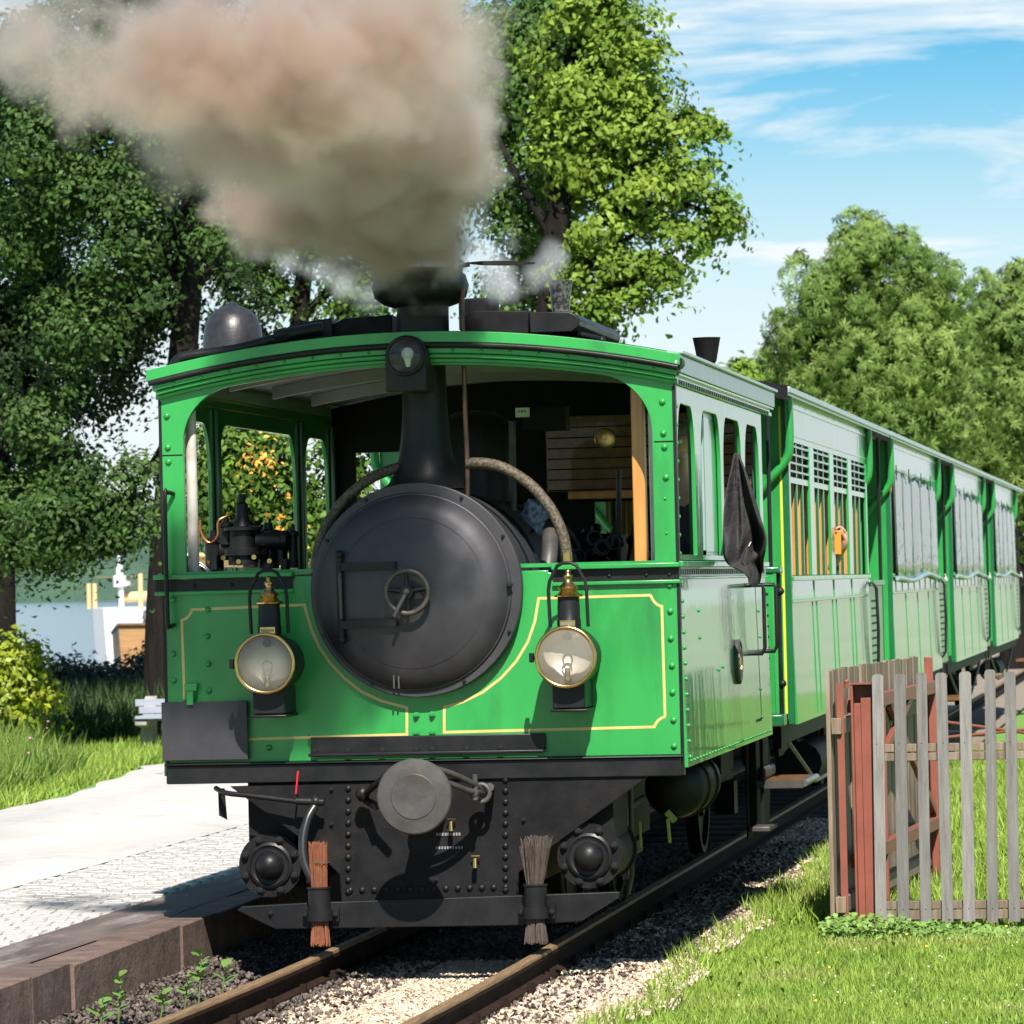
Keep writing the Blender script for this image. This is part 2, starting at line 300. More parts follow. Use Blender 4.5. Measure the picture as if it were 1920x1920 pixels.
def tag(o, label=None, cat=None, group=None, kind=None):
    if label: o['label'] = label
    if cat: o['category'] = cat
    if group: o['group'] = group
    if kind: o['kind'] = kind
    return o
def thing(name, label, cat, loc, group=None):
    o = bpy.data.objects.new(name, None); C.objects.link(o); o.location = loc; o.empty_display_size = .2
    return tag(o, label, cat, group)
def rootloc(p):
    v = Vector((0, 0, 0))
    while p: v += p.location; p = p.parent
    return v
def finish(me, m, angle):
    me.materials.append(m)
    if angle:
        me.shade_smooth(); me.set_sharp_from_angle(angle=R_(angle))
def obj(name, mb, m, parent=None, angle=35, bevel=0, loc=None):         # links one mesh object, built in world coordinates
    me = bpy.data.meshes.new(name)
    off = rootloc(parent) if parent else Vector(loc or (0, 0, 0))
    bmesh.ops.translate(mb.b, verts=list(mb.b.verts), vec=-off)
    bmesh.ops.recalc_face_normals(mb.b, faces=list(mb.b.faces))
    mb.b.to_mesh(me); mb.b.free(); finish(me, m, angle)
    o = bpy.data.objects.new(name, me); C.objects.link(o); o.parent = parent
    if not parent and loc: o.location = loc
    if bevel:
        bv = o.modifiers.new('bevel', 'BEVEL'); bv.width = bevel; bv.segments = 2; bv.limit_method = 'ANGLE'; bv.angle_limit = R_(40)
    return o
def mesh_of(name, mb, m, angle=35):
    me = bpy.data.meshes.new(name); bmesh.ops.recalc_face_normals(mb.b, faces=list(mb.b.faces)); mb.b.to_mesh(me); mb.b.free(); finish(me, m, angle); return me
def inst(name, me, parent, loc, rot=None, sc=None):
    o = bpy.data.objects.new(name, me); C.objects.link(o); o.parent = parent
    o.location = Vector(loc)-(rootloc(parent) if parent else Vector())
    if rot is not None: o.rotation_euler = rot
    if sc is not None: o.scale = sc
    return o
def copy_tree(o, parent=None):
    c = o.copy(); C.objects.link(c); c.parent = parent
    for ch in list(o.children): copy_tree(ch, c)
    return c
def npmesh(name, V, T, m, parent=None, loc=(0, 0, 0), smooth=False):     # many triangles at once
    off = np.array(rootloc(parent)) if parent else np.array(loc, float)
    V = (V-off).astype(np.float32); me = bpy.data.meshes.new(name); T = T.astype(np.int32)
    me.vertices.add(len(V)); me.vertices.foreach_set('co', V.ravel()); n = len(T)
    me.loops.add(n*3); me.loops.foreach_set('vertex_index', T.ravel())
    me.polygons.add(n); me.polygons.foreach_set('loop_start', np.arange(0, n*3, 3, dtype=np.int32))
    me.update(calc_edges=True); me.materials.append(m)
    if smooth: me.shade_smooth()
    o = bpy.data.objects.new(name, me); C.objects.link(o); o.parent = parent
    if not parent: o.location = loc
    return o
def scatter(tv, tf, pos, X, Y, Z, sc):       # copies of a small template: tv (k,3), axes (n,3) each, sc (n,) or (n,3)
    n, k = len(pos), len(tv); sc = np.asarray(sc, float)
    if sc.ndim == 1: sc = np.repeat(sc[:, None], 3, 1)
    t = tv[None]*sc[:, None, :]
    V = pos[:, None]+t[..., 0:1]*X[:, None]+t[..., 1:2]*Y[:, None]+t[..., 2:3]*Z[:, None]
    T = (tf[None]+(np.arange(n)*k)[:, None, None]).reshape(-1, 3)
    return V.reshape(-1, 3), T
def frames(n, zdir=None, g=rng):             # random orthonormal frames, z near zdir if given
    Z = g.normal(size=(n, 3)) if zdir is None else zdir
    Z = Z/np.linalg.norm(Z, axis=1, keepdims=True); A = g.normal(size=(n, 3)); X = np.cross(A, Z); X /= np.linalg.norm(X, axis=1, keepdims=True)
    return X, np.cross(Z, X), Z
LEAF = (np.array([(0, 0, 0), (-.3, .45, .1), (.3, .45, .1), (0, 1, -.06)]), np.array([(0, 2, 1), (1, 2, 3)]))
OAKLEAF = (np.array([(0, 0, 0), (-.15, .2, .04), (.12, .25, .04), (-.30, .55, .10), (.26, .68, .08), (.02, 1., -.07)]), np.array([(0, 2, 1), (1, 2, 4), (1, 4, 3), (3, 4, 5)]))
def blade_template():
    return np.array([(-.5, 0, 0), (.5, 0, 0), (-.38, .12, .5), (.38, .12, .5), (0, .45, 1.)]), np.array([(0, 1, 3), (0, 3, 2), (2, 3, 4)])

# ------------------------------------------------------------------ the setting: ground, platform, path, lake
BALL, PLAT = -.13, .13              # level of the ballast and of the platform at the left
def sheet(name, poly, z, m, kind='structure', sub=0):
    mb = MB(); vs = [mb.b.verts.new((x, y, z)) for x, y in poly]; mb.b.faces.new(vs)
    return tag(obj(name, mb, m, angle=0), kind=kind)
mb = MB()
land = [(-4.9, -60), (500, -60), (500, 5000), (-11, 5000), (-11.5, 60), (-4.9, 58)]
mb.b.faces.new([mb.b.verts.new((x, y, -.20)) for x, y in land]); tag(obj('ground', mb, SOIL, angle=0), kind='structure')
mb = MB()     # the higher bank at the left, sloping down to the lake
L_ = [[(-60, -60), (-60, 54), (-60, 60), (-60, 66)], [(-4.9, -60), (-4.9, 54), (-4.9, 60), (-4.9, 66)]]
zz = [PLAT-.03, PLAT-.03, -.4, -1.8]
vv = [[mb.b.verts.new((p[0], p[1], z)) for p, z in zip(r, zz)] for r in L_]
for i in range(3): mb.b.faces.new((vv[0][i], vv[1][i], vv[1][i+1], vv[0][i+1]))
tag(obj('lakeside_bank', mb, SOIL, angle=0), kind='structure')
sheet('lake', [(-3000, 56), (-11, 56), (-11, 5000), (-3000, 5000)], -1.3, WATER)
mb = MB(); rr = []
for i in range(90):
    x = -1500+i*17.; h = 22+14*math.sin(i*.21)+9*math.sin(i*.53+1)+random.uniform(-2, 2)
    rr.append([(x, 1750, -3), (x, 1760, 5+random.random()*3), (x, 1830, h*.75), (x, 1960, h*1.35), (x, 2300, -3)])
vv = [[mb.b.verts.new(p) for p in r] for r in rr]
for i in range(89):
    for j in range(4): mb.b.faces.new((vv[i][j], vv[i+1][j], vv[i+1][j+1], vv[i][j+1]))
tag(obj('far_wooded_hills', mb, HILLM, angle=60), kind='structure')
sheet('far_shore_reeds', [(-1500, 1730), (30, 1730), (30, 1752), (-1500, 1752)], -1.2, mat('dry_reeds', (.35, .33, .17), (.25, .27, .12), scale=.3, rough=.9))
sheet('unseen_pale_ground', [(-1.2, 80), (300, 80), (300, 3500), (-1.2, 3500)], -.196, mat('reflected_pale_ground', (.34, .36, .27), (.24, .28, .18), rough=.95, scale=.08))  # unseen pale ground added for the train sides to reflect
# path at the left: a pale asphalt band, its edge to the meadow uneven
KX = -4.78
g = np.random.default_rng(3)
edge = [(-8.9-.25*math.sin(y*.35)-.035*(y-30)+g.normal()*.05, y) for y in np.arange(10, 56, .5)]
sheet('path', [(-6.35, 10), (-6.35, 56)]+[p for p in edge[::-1]], PLAT, PATH)
sheet('cobble_bed', [(-5.33, 10), (-5.33, 56), (-6.35, 56), (-6.35, 10)], PLAT-.007, JOINT)
sheet('stained_platform_strip', [(KX-.2, 10), (KX-.2, 56), (-5.33, 56), (-5.33, 10)], PLAT, STAIN)
sheet('ballast_bed', [(KX+.0, 10), (-2.42, 10), (-2.42, 120), (KX+.0, 120)], BALL-.03, BED)

# kerb of the platform: single blocks with open joints
kerb = thing('platform_kerb', 'row of dark reddish stone kerb blocks along the left platform edge', 'kerb', (KX-.1, 20, BALL))
mb = MB().box(-.1, .1, 0, .985, -.32, .135-BALL-.0)
bmesh.ops.bevel(mb.b, geom=list(mb.b.edges), offset=.006, segments=2, affect='EDGES')
for v in mb.b.verts: v.co += Vector((random.uniform(-.007, .007), 0, random.uniform(-.006, .003) if v.co.z > .2 else random.uniform(-.01, .01)))
kme = mesh_of('kerb_block', mb, KERB)
ky = 12.2
for i in range(40):
    kl = random.uniform(.62, 1.35)
    inst('kerb_block', kme, kerb, (KX-.1+random.uniform(-.009, .007), ky, BALL+random.uniform(-.007, .003)), (R_(random.uniform(-.12, .12)), R_(random.uniform(-.3, .3)), R_(random.uniform(-.3, .3))), (1, kl, 1)); ky += kl
# cobbles in a strip beside it
cob = thing('cobble_strip', 'strip of small pale cobbles between stained platform edge and asphalt path', 'paving', (-5.85, 22, PLAT))
mb = MB().box(-.047, .047, -.047, .047, -.03, .0)
for v in mb.b.verts:
    if v.co.z > -.01: v.co.x *= .93; v.co.y *= .93
cme = mesh_of('cobble', mb, PAVE, 0)
cells = [(-5.38-.1*i-(j*.37 % 1)*.05+random.uniform(-.008, .008), 16.4+.1*j+random.uniform(-.008, .008)) for j in range(220) for i in range(10)]
cells.sort(key=lambda c: c[1])
cells = [c for c in cells if W(0, 1700, c[1]).x-.6 < c[0]]
for c in cells[:290]: inst('cobble', cme, cob, (c[0], c[1], PLAT+.000+random.uniform(-.003, .002)), (random.uniform(-.02, .02), random.uniform(-.02, .02), random.uniform(-.12, .12)))
rest = np.array([(c[0], c[1], PLAT+.000+random.uniform(-.003, .002)) for c in cells[290:]])
tv = np.array([(-.047, -.047, -.03), (.047, -.047, -.03), (.047, .047, -.03), (-.047, .047, -.03), (-.043, -.043, 0), (.043, -.043, 0), (.043, .043, 0), (-.043, .043, 0)])
tf = np.array([(4, 5, 6), (4, 6, 7), (0, 1, 5), (0, 5, 4), (1, 2, 6), (1, 6, 5), (2, 3, 7), (2, 7, 6), (3, 0, 4), (3, 4, 7)])
n = len(rest); a = rng.normal(0, .04, n); o_ = np.zeros(n); l_ = np.ones(n)
V, T = scatter(tv, tf, rest, np.stack([np.cos(a), np.sin(a), o_], 1), np.stack([-np.sin(a), np.cos(a), o_], 1), np.stack([o_, o_, l_], 1), l_)
tag(npmesh('cobbles', V, T, PAVE, cob), kind='stuff')

# track: rails curve a little towards the camera
def rx(y): return 0 if y > 20 else -.0042*(20-y)**2
track = thing('railway_track', 'narrow gauge track with rusty rails and dark sleepers in pale ballast', 'railway track', (-3.56, 20, -.1))
def rail(x0, g):
    ys = list(np.arange(14, 22, .5))+[24, 28, 34, 45, 60, 90]
    sec = [(-.022, 0), (.022, 0), (.0265, -.012), (.0265, -.03), (.009, -.04), (.009, -.095), (.05, -.108), (.05, -.12), (-.05, -.12), (-.05, -.108), (-.009, -.095), (-.009, -.04), (-.0265, -.03), (-.0265, -.012)]
    return MB().rings([[(x0+rx(y)+a, y, b) for a, b in sec] for y in ys])
for x0 in (-4.075, -3.045):
    r = obj('rail', rail(x0, 0), RAILSIDE, track, 30)
    ys = list(np.arange(14, 22, .5))+[24, 28, 34, 45, 60, 90]
    obj('rail_head', MB().rings([[(x0+rx(y)-.0275, y, -.013), (x0+rx(y)+.0275, y, -.013), (x0+rx(y)+.0275, y, -.006), (x0+rx(y)+.023, y, .002), (x0+rx(y)-.023, y, .002), (x0+rx(y)-.0275, y, -.006)] for y in ys]), RAILTOP, r, 30)
mb = MB().box(-.85, .85, -.11, .11, -.12, 0); bmesh.ops.bevel(mb.b, geom=list(mb.b.edges), offset=.012, segments=1, affect='EDGES')
sme = mesh_of('sleeper', mb, SLEEPER)
mb = MB().box(-.07, .07, -.045, .045, 0, .02); mb.box(-.065, -.04, -.02, .02, .02, .045); mb.box(.04, .065, -.02, .02, .02, .045)
fme = mesh_of('rail_fastening', mb, RAILSIDE)
for i in range(40):
    y = 15.2+i*.68
    s = inst('sleeper', sme, track, (-3.56+rx(y), y, BALL-.005))
    if y < 25:
        for x0 in (-4.075, -3.045): inst('rail_fastening', fme, s, (x0+rx(y), y, BALL+.008))

def stone_field(name, n, xf, y0, y1, m, size, z, label, g):
    tv = np.array([(-.5, -.4, -.35), (.45, -.5, -.3), (.5, .42, -.35), (-.4, .5, -.3), (-.35, -.3, .35), (.3, -.38, .4), (.36, .3, .3), (-.3, .36, .38)])
    tf = np.array([(4, 5, 6), (4, 6, 7), (0, 1, 5), (0, 5, 4), (1, 2, 6), (1, 6, 5), (2, 3, 7), (2, 7, 6), (3, 0, 4), (3, 4, 7)])
    u = g.random(n); ys = y0+(y1-y0)*u**1.3; xs = xf(ys, g.random(n)); P = np.stack([xs, ys, (z(xs) if callable(z) else z)+g.random(n)*size*.5], 1)
    X, Y, Z = frames(n, None, g); sc = size*np.stack([g.uniform(.6, 1.3, n), g.uniform(.6, 1.2, n), g.uniform(.5, 1., n)], 1)
    V, T = scatter(tv, tf, P, X, Y, Z, sc)
    V = V.reshape(n, 8, 3)+g.normal(0, size*.07, (n, 8, 3)); 
    return tag(npmesh(name, V.reshape(-1, 3), T, m), label, kind='stuff')
def xin(ys, u): return -3.96+u*.82+np.vectorize(rx)(ys)
def xright(ys, u): return -3.0+u*(.64+.06*np.sin(ys*1.7)+.045*np.sin(ys*4.1))+np.vectorize(rx)(ys)
def xleft(ys, u): return -4.74+u*.6+np.vectorize(rx)(ys)
g = np.random.default_rng(11)
stone_field('track_gravel', 29000, xin, 16.2, 21.2, STONE, .019, BALL-.012, 'pale ballast gravel between the rails', g)
stone_field('shoulder_gravel', 25000, xright, 16.2, 33, STONE, .024, BALL-.012, 'pinkish ballast gravel beside the right rail', g)
def kerbslope(x): return np.where(x < -4.45, BALL-.02+.075*np.clip((-4.45-x)/.3, 0, 1), BALL-.02)
mb = MB(); vv = [[mb.b.verts.new((x, y, z)) for y in range(10, 41)] for x, z in ((-4.40, BALL-.034), (-4.62, BALL+.0), (KX+.001, BALL+.035))]
for i in range(2):
    for j in range(30): mb.b.faces.new((vv[i][j], vv[i][j+1], vv[i+1][j+1], vv[i+1][j]))
for v in mb.b.verts: v.co.z += random.uniform(-.015, .012)
tag(obj('kerb_foot_soil', mb, mat('sooty_soil', (.05, .042, .037), (.10, .085, .072), rough=.95, scale=14, bump=1., bscale=60, bdist=.02), angle=0), kind='structure')
stone_field('oily_shade_gravel', 9000, lambda y, u: -4.0+u*1.5, 21., 30, STONEOIL, .032, BALL-.012, 'oily ballast under and beside the train, darkened for its shade', g)  # oily stones, laid here also to paint the train's shadow darker
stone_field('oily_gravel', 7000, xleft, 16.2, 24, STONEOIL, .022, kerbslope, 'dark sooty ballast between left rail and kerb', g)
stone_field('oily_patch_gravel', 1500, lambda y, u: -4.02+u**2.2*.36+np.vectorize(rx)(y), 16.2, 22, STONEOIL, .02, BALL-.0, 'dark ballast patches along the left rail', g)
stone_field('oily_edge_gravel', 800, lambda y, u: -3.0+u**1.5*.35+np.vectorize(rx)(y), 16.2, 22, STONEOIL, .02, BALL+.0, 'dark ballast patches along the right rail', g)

# grass
def grass_field(name, n, xf, y0, y1, z, h, w, m, label, g, pw=1.2, lean=.35):
    tv, tf = blade_template(); u = g.random(n); ys = y0+(y1-y0)*u**pw; xs = xf(ys, g.random(n)); P = np.stack([xs, ys, np.full(n, z)], 1)
    zd = np.stack([g.normal(0, lean, n), g.normal(0, lean, n), np.ones(n)], 1); X, Y, Z = frames(n, zd, g)
    hh = h*g.uniform(.45, 1.25, n); sc = np.stack([w*g.uniform(.7, 1.4, n), hh, hh], 1); V, T = scatter(tv, tf, P, X, Y, Z, sc)
    return tag(npmesh(name, V, T, m), label, kind='stuff')
g = np.random.default_rng(21)
def xlawn(ys, u):
    e = -2.42+.05*np.sin(ys*1.7)+.045*np.sin(ys*4.1); r = .5
    return e+(u**1.05)*(r-e)+rng.normal(0, .04, len(ys))
grass_field('lawn_grass', 170000, xlawn, 15.8, 24.5, -.19, .062, .0075, GRASS, 'short sunlit lawn grass beside the track', g)
grass_field('lawn_grass_behind_fence', 66000, xlawn, 23.2, 46, -.19, .14, .011, GRASS, 'longer meadow grass behind the picket fence', g)
grass_field('grass_tufts', 3200, lambda y, u: -2.43+.05*np.sin(y*1.7)+.045*np.sin(y*4.1)+(u-.4)*.15, 15.8, 30, -.17, .12, .008, GRASS, 'grass tufts along the ballast edge', g)
n = 420; ys = g.uniform(16, 23, n); xs = xlawn(ys, g.random(n)); P = np.stack([xs, ys, np.full(n, -.18)], 1)
zd = np.stack([g.normal(0, .5, n), g.normal(-.2, .5, n), np.ones(n)], 1); X, Y, Z = frames(n, zd, g); V, T = scatter(OAKLEAF[0]*np.array([.8, 1, 1]), OAKLEAF[1], P+np.array([0, 0, .03]), X, Y*.8+np.array([0, 0, .5]), Z, g.uniform(.022, .05, n))
tag(npmesh('lawn_weeds', V, T, GRASSD), 'broad-leaved weeds scattered through the lawn', kind='stuff')
n = 130; ys = g.uniform(16, 22.5, n); xs = xlawn(ys, g.random(n)*.9+.08); P = np.stack([xs, ys, np.full(n, -.19+.055)], 1)
oct_ = np.array([(1, 0, 0), (-1, 0, 0), (0, 1, 0), (0, -1, 0), (0, 0, .8), (0, 0, -.8)]); octf = np.array([(0, 2, 4), (2, 1, 4), (1, 3, 4), (3, 0, 4), (2, 0, 5), (1, 2, 5), (3, 1, 5), (0, 3, 5)])
X, Y, Z = frames(n, None, g); V, T = scatter(oct_, octf, P, X, Y, Z, g.uniform(.004, .0075, n)); tag(npmesh('clover_blossoms', V, T, WHITEF), 'white clover heads in the lawn', kind='stuff')
n = 30; ys = g.uniform(18, 30, n); xs = xlawn(ys, g.random(n)*.9+.08); P = np.stack([xs, ys, np.full(n, -.19+.09)], 1)
X, Y, Z = frames(n, None, g); V, T = scatter(oct_, octf, P, X, Y, Z, g.uniform(.008, .012, n)); tag(npmesh('dandelion_blossoms', V, T, YELLOW), 'small yellow flowers in the meadow', kind='stuff')
def xmead(ys, u): 
    e = -9.05-.25*np.sin(ys*.35)-.035*(ys-30); return e-.25-np.clip((ys-37)/4, 0, 1)*1.7-u**1.2*5.5
grass_field('meadow_grass', 60000, xmead, 30, 53, PLAT-.03, .34, .014, GRASSD, 'tall meadow grass left of the path', g, 1., .3)
grass_field('verge_grass', 24000, lambda y, u: -9.0-.25*np.sin(y*.35)-.035*(y-30)-u*1.4, 29, 54, PLAT-.03, .14, .012, GRASS, 'short grass verge along the path', g, 1., .4)
n = 150; ys = g.uniform(33, 46, n); xs = xmead(ys, g.random(n)); P = np.stack([xs, ys, PLAT+g.uniform(.3, .5, n)], 1)
X, Y, Z = frames(n, None, g); V, T = scatter(oct_, octf, P, X, Y, Z, g.uniform(.009, .017, n)); tag(npmesh('pink_clover_blossoms', V, T, PINK), 'pink clover heads in the tall grass', kind='stuff')

# ------------------------------------------------------------------ the steam tram locomotive
XL, XR, XC, YF, YB = -4.80, -2.372, -3.586, 20.0, 24.05
loco = thing('steam_tram_locomotive', 'green boxed steam tram locomotive with black smokebox, brass headlamps and smoking chimney', 'locomotive', (XC, 22, 0))
def zc(x): return 2.735-.135*((x-XC)/1.22)**2             # lower edge of the front cornice
def XZ(pts, Y=YF): return [(W(px, py, Y).x, W(px, py, Y).z) for px, py in pts]
def arcpts(c, r, a0, a1, n): return [(c[0]+r*math.cos(R_(a0+(a1-a0)*i/n)), c[1]+r*math.sin(R_(a0+(a1-a0)*i/n))) for i in range(n+1)]
SBX, SBZ = -3.587, 1.68
# rivets: shared meshes, each rivet an object
mb = MB(); mb.lathe([(.0135, 0), (.0135, .003), (.011, .008), (.006, .0115), (.0005, .0125)], (0, 0, 0), (0, -1, 0), 10); RIVG = mesh_of('rivet', mb, GREEN, 80)
RIVB = RIVG.copy(); RIVB.materials.clear(); RIVB.materials.append(BLACK)
mb = MB(); mb.lathe([(.018, 0), (.018, .004), (.013, .0045), (.013, .018), (.007, .019), (.007, .026)], (0, 0, 0), (0, -1, 0), 6); BOLTB = mesh_of('bolt', mb, BLACK, 30)
BOLTG = BOLTB.copy(); BOLTG.materials.clear(); BOLTG.materials.append(GREEN)
def rivets(name, me, parent, pts, Y, s=1):
    for p in pts: inst(name, me, parent, W(p[0], p[1], Y), None, (s, s, s))

# lower front sheet with the round cut-out for the smokebox
cut = arcpts((SBX, SBZ), .47, 186, 354, 40)
ztop = 1.745
poly = [(XL, .895), (XR, .895), (XR, ztop), (W(1028, 1070, YF).x, ztop), (W(1028, 1070, YF).x, ztop+.012), (SBX+.47, ztop+.012)]+cut[::-1]+[(SBX-.47, ztop+.012), (W(552, 1080, YF).x, ztop+.012), (W(552, 1080, YF).x, ztop), (XL, ztop)]
sheet_f = obj('front_sheet', MB().prism([poly], YF, YF+.02), GREEN, loco, 30, .003)
obj('sheet_seam', MB().box(W(577, 1300, YF).x-.002, W(577, 1300, YF).x+.002, YF-.001, YF, .96, 1.02), BLACKM, sheet_f, 0)
# upper front frame
def topz(x): return zc(x)-.012
xo0, xo1 = W(345, 900, YF).x, W(1224, 900, YF).x
def corner(x0, s, n=12):                    # big rounded upper corner of the opening
    w, h = .30, .27; o = []
    for i in range(n+1):
        a = math.pi/2*i/n; x = x0+s*w*(1-math.cos(a)); z = topz(x0+s*w)-h+h*math.sin(a); o.append((x, min(z, topz(x))))
    return o
cl = corner(xo0, 1); crr = corner(xo1, -1)
top_in = [(x, topz(x)) for x in np.linspace(cl[-1][0], crr[-1][0], 30)[1:-1]]
inner = [(xo0, 1.79)]+cl+top_in+crr[::-1]+[(xo1, 1.79)]
outer = [(XL, 1.77)]+[(x, zc(x)+.10) for x in np.linspace(XL, XR, 40)]+[(XR, 1.77)]
frame = obj('front_window_frame', MB().prism([outer, inner], YF, YF+.03), GREEN, loco, 30, .003)
obj('frame_joint', MB().box(XL+.002, xo0-.004, YF-.0015, YF, *sorted((W(318, 855, YF).z, W(318, 852.5, YF).z))).box(xo1+.01, XR-.002, YF-.0015, YF, *sorted((W(1245, 829, YF).z, W(1245, 826.5, YF).z))), BLACKM, frame, 0)
rivets('rivet', RIVG, frame, [(313, 780), (315, 839), (316, 866), (1242, 753), (1244, 812), (1246, 838), (1249, 895)], YF, 1.15)
rivets('rivet', RIVG, frame, [(1247, 935), (1250, 1000)], YF, .5)
rivets('rivet', RIVG, sheet_f, [(324, 1125), (325, 1226), (326, 1276), (390, 1143), (389, 1193), (391, 1245), (392, 1295), (505, 1402), (1256, 1097), (1257, 1146), (1258, 1197), (1260, 1248), (1261, 1298), (1263, 1350), (1264, 1399)], YF, 1.1)
rivets('bolt', BOLTG, sheet_f, [(781, 1341), (811, 1340), (781, 1374), (811, 1373)], YF)
# lining
def notch(a, b, c, n=6): return [tuple(np.array(a)*(1-t)**2+2*np.array(b)*t*(1-t)+np.array(c)*t*t) for t in np.linspace(0, 1, n)]
lpts = [(346, 1312), (341, 1166)]+notch((341, 1163), (355, 1160), (360, 1143))+[(571, 1134)]+[(575, 1150), (584, 1180), (598, 1212), (618, 1242), (645, 1271), (678, 1297), (715, 1314), (763, 1327), (763, 1377), (600, 1382), (466, 1386)]
rpts = [(833, 1326), (868, 1316), (905, 1298), (940, 1271), (968, 1240), (990, 1203), (1003, 1165), (1010, 1122), (1219, 1116)]+notch((1221, 1118), (1227, 1134), (1241, 1137))+[(1247, 1342)]+notch((1246, 1344), (1231, 1349), (1227, 1363))+[(833, 1373)]
obj('gold_lining', MB().ribbon(XZ(lpts), .0125, YF-.0012, YF+.001), GOLD, sheet_f, 0)
obj('gold_lining', MB().ribbon(XZ(rpts), .0125, YF-.0012, YF+.001, True), GOLD, sheet_f, 0)
# belt moulding under the windows
def belt(x0, x1, p):
    obj('belt_moulding', MB().box(x0, x1, YF-.045, YF+.03, ztop+.012, ztop+.034).box(x0, x1, YF-.022, YF-.0005, 1.682, 1.70), GREEN, p, 30, .004)
    b = obj('belt_band', MB().box(x0+.004, x1-.004, YF-.012, YF-.0003, 1.701, ztop+.0115), BLACK, p, 30)
    return b
b = belt(XL-.04, W(552, 1080, YF).x-.003, loco)
for px in (365, 435, 500): inst('rivet', RIVB, b, (W(px, 1100, YF-.012).x, YF-.012, 1.725), None, (.7, .7, .7))
b = belt(W(1028, 1070, YF).x+.02, XR+.01, loco)
for px in (1067, 1142, 1212, 1255): inst('rivet', RIVB, b, (W(px, 1075, YF-.012).x, YF-.012, 1.725), None, (.7, .7, .7))
# cornice, an arc in four layers
def arcstrip(z0, z1, y0, y1, w=1.235, n=40):
    xs = np.linspace(XC-w, XC+w, n)
    return MB().rings([[(x, y0, zc(x)+z0), (x, y0, zc(x)+z1), (x, y1, zc(x)+z1), (x, y1, zc(x)+z0)] for x in xs])
cor = obj('cornice', arcstrip(.0, .018, YF-.03, YF-.001, 1.215), GREEN, loco, 30, .004)
obj('cornice_moulding', arcstrip(.0185, .04, YF-.05, YF-.001, 1.22), GREEN, cor, 30, .006)
obj('cornice_moulding', arcstrip(.0405, .066, YF-.065, YF-.001, 1.23), GREEN, cor, 30, .004)
obj('cornice_bead', MB().tube([(x, YF-.078, zc(x)+.079) for x in np.linspace(XC-1.245, XC+1.245, 40)], .0135, 10), BLACK, cor, 60)
obj('roof_fascia', arcstrip(.0905, .142, YF-.085, YF+.02, 1.255), GREEN, loco, 30, .003)
for i in range(18):
    x = XC-1.13+i*.133
    if abs(x-XC) > .1: inst('rivet', RIVG, cor, (x, YF-.065, zc(x)+.053), None, (.6, .6, .6))
# roof shell and ceiling
ys = (YF-.05, 24.55)
xs = np.linspace(XC-1.245, XC+1.245, 30)
obj('roof', MB().rings([[(x, y, zc(x)+.118+.03) for x in xs]+[(x, y, zc(x)+.118) for x in xs[::-1]] for y in (YF+.021, 24.55)]), BLACKM, loco, 30)
obj('ceiling', MB().rings([[(x, y, zc(x)+.112) for x in xs[1:-1]]+[(x, y, zc(x)+.10) for x in xs[::-1][1:-1]] for y in (YF+.04, YB-.02)]), CEIL, loco, 30)
mb = MB()
for y in (20.9, 21.9, 22.9): mb.rings([[(x, y+d, zc(x)+zz) for d, zz in ((-.03, .098), (.03, .098), (.03, .04), (-.03, .04))] for x in xs[2:-2]])
obj('ceiling_rib', mb, CEIL, loco, 30)

# sides: lower panel, upper frame with arched windows, cornice and belt with a dentil row
def arch(y0, y1, z0, z1, r=.17, n=7):
    r = min(r, (y1-y0)/2-.01); o = [(y0, z0), (y1, z0)]
    for i in range(n+1): a = R_(90*i/n); o.append((y1-r+r*math.cos(a), z1-1.6*r+1.6*r*math.sin(a)))
    for i in range(n+1): a = R_(90+90*i/n); o.append((y0+r+r*math.cos(a), z1-1.6*r+1.6*r*math.sin(a)))
    return o
def leanpanel(X, s, th, y0, y1, z0, z1, lean=.022):      # the lower side sheets lean in a little towards the waist
    return MB().rings([[(X+lean*s, y, z0), (X, y, z1), (X-th*s, y, z1), (X-th*s, y, z0)] for y in (y0, y1)])
WINL = [(20.10, 20.98), (21.16, 23.02), (23.25, 23.9)]
WINS = [(20.10, 20.80), (21.05, 21.93), (22.06, 22.95), (23.13, 23.88)]
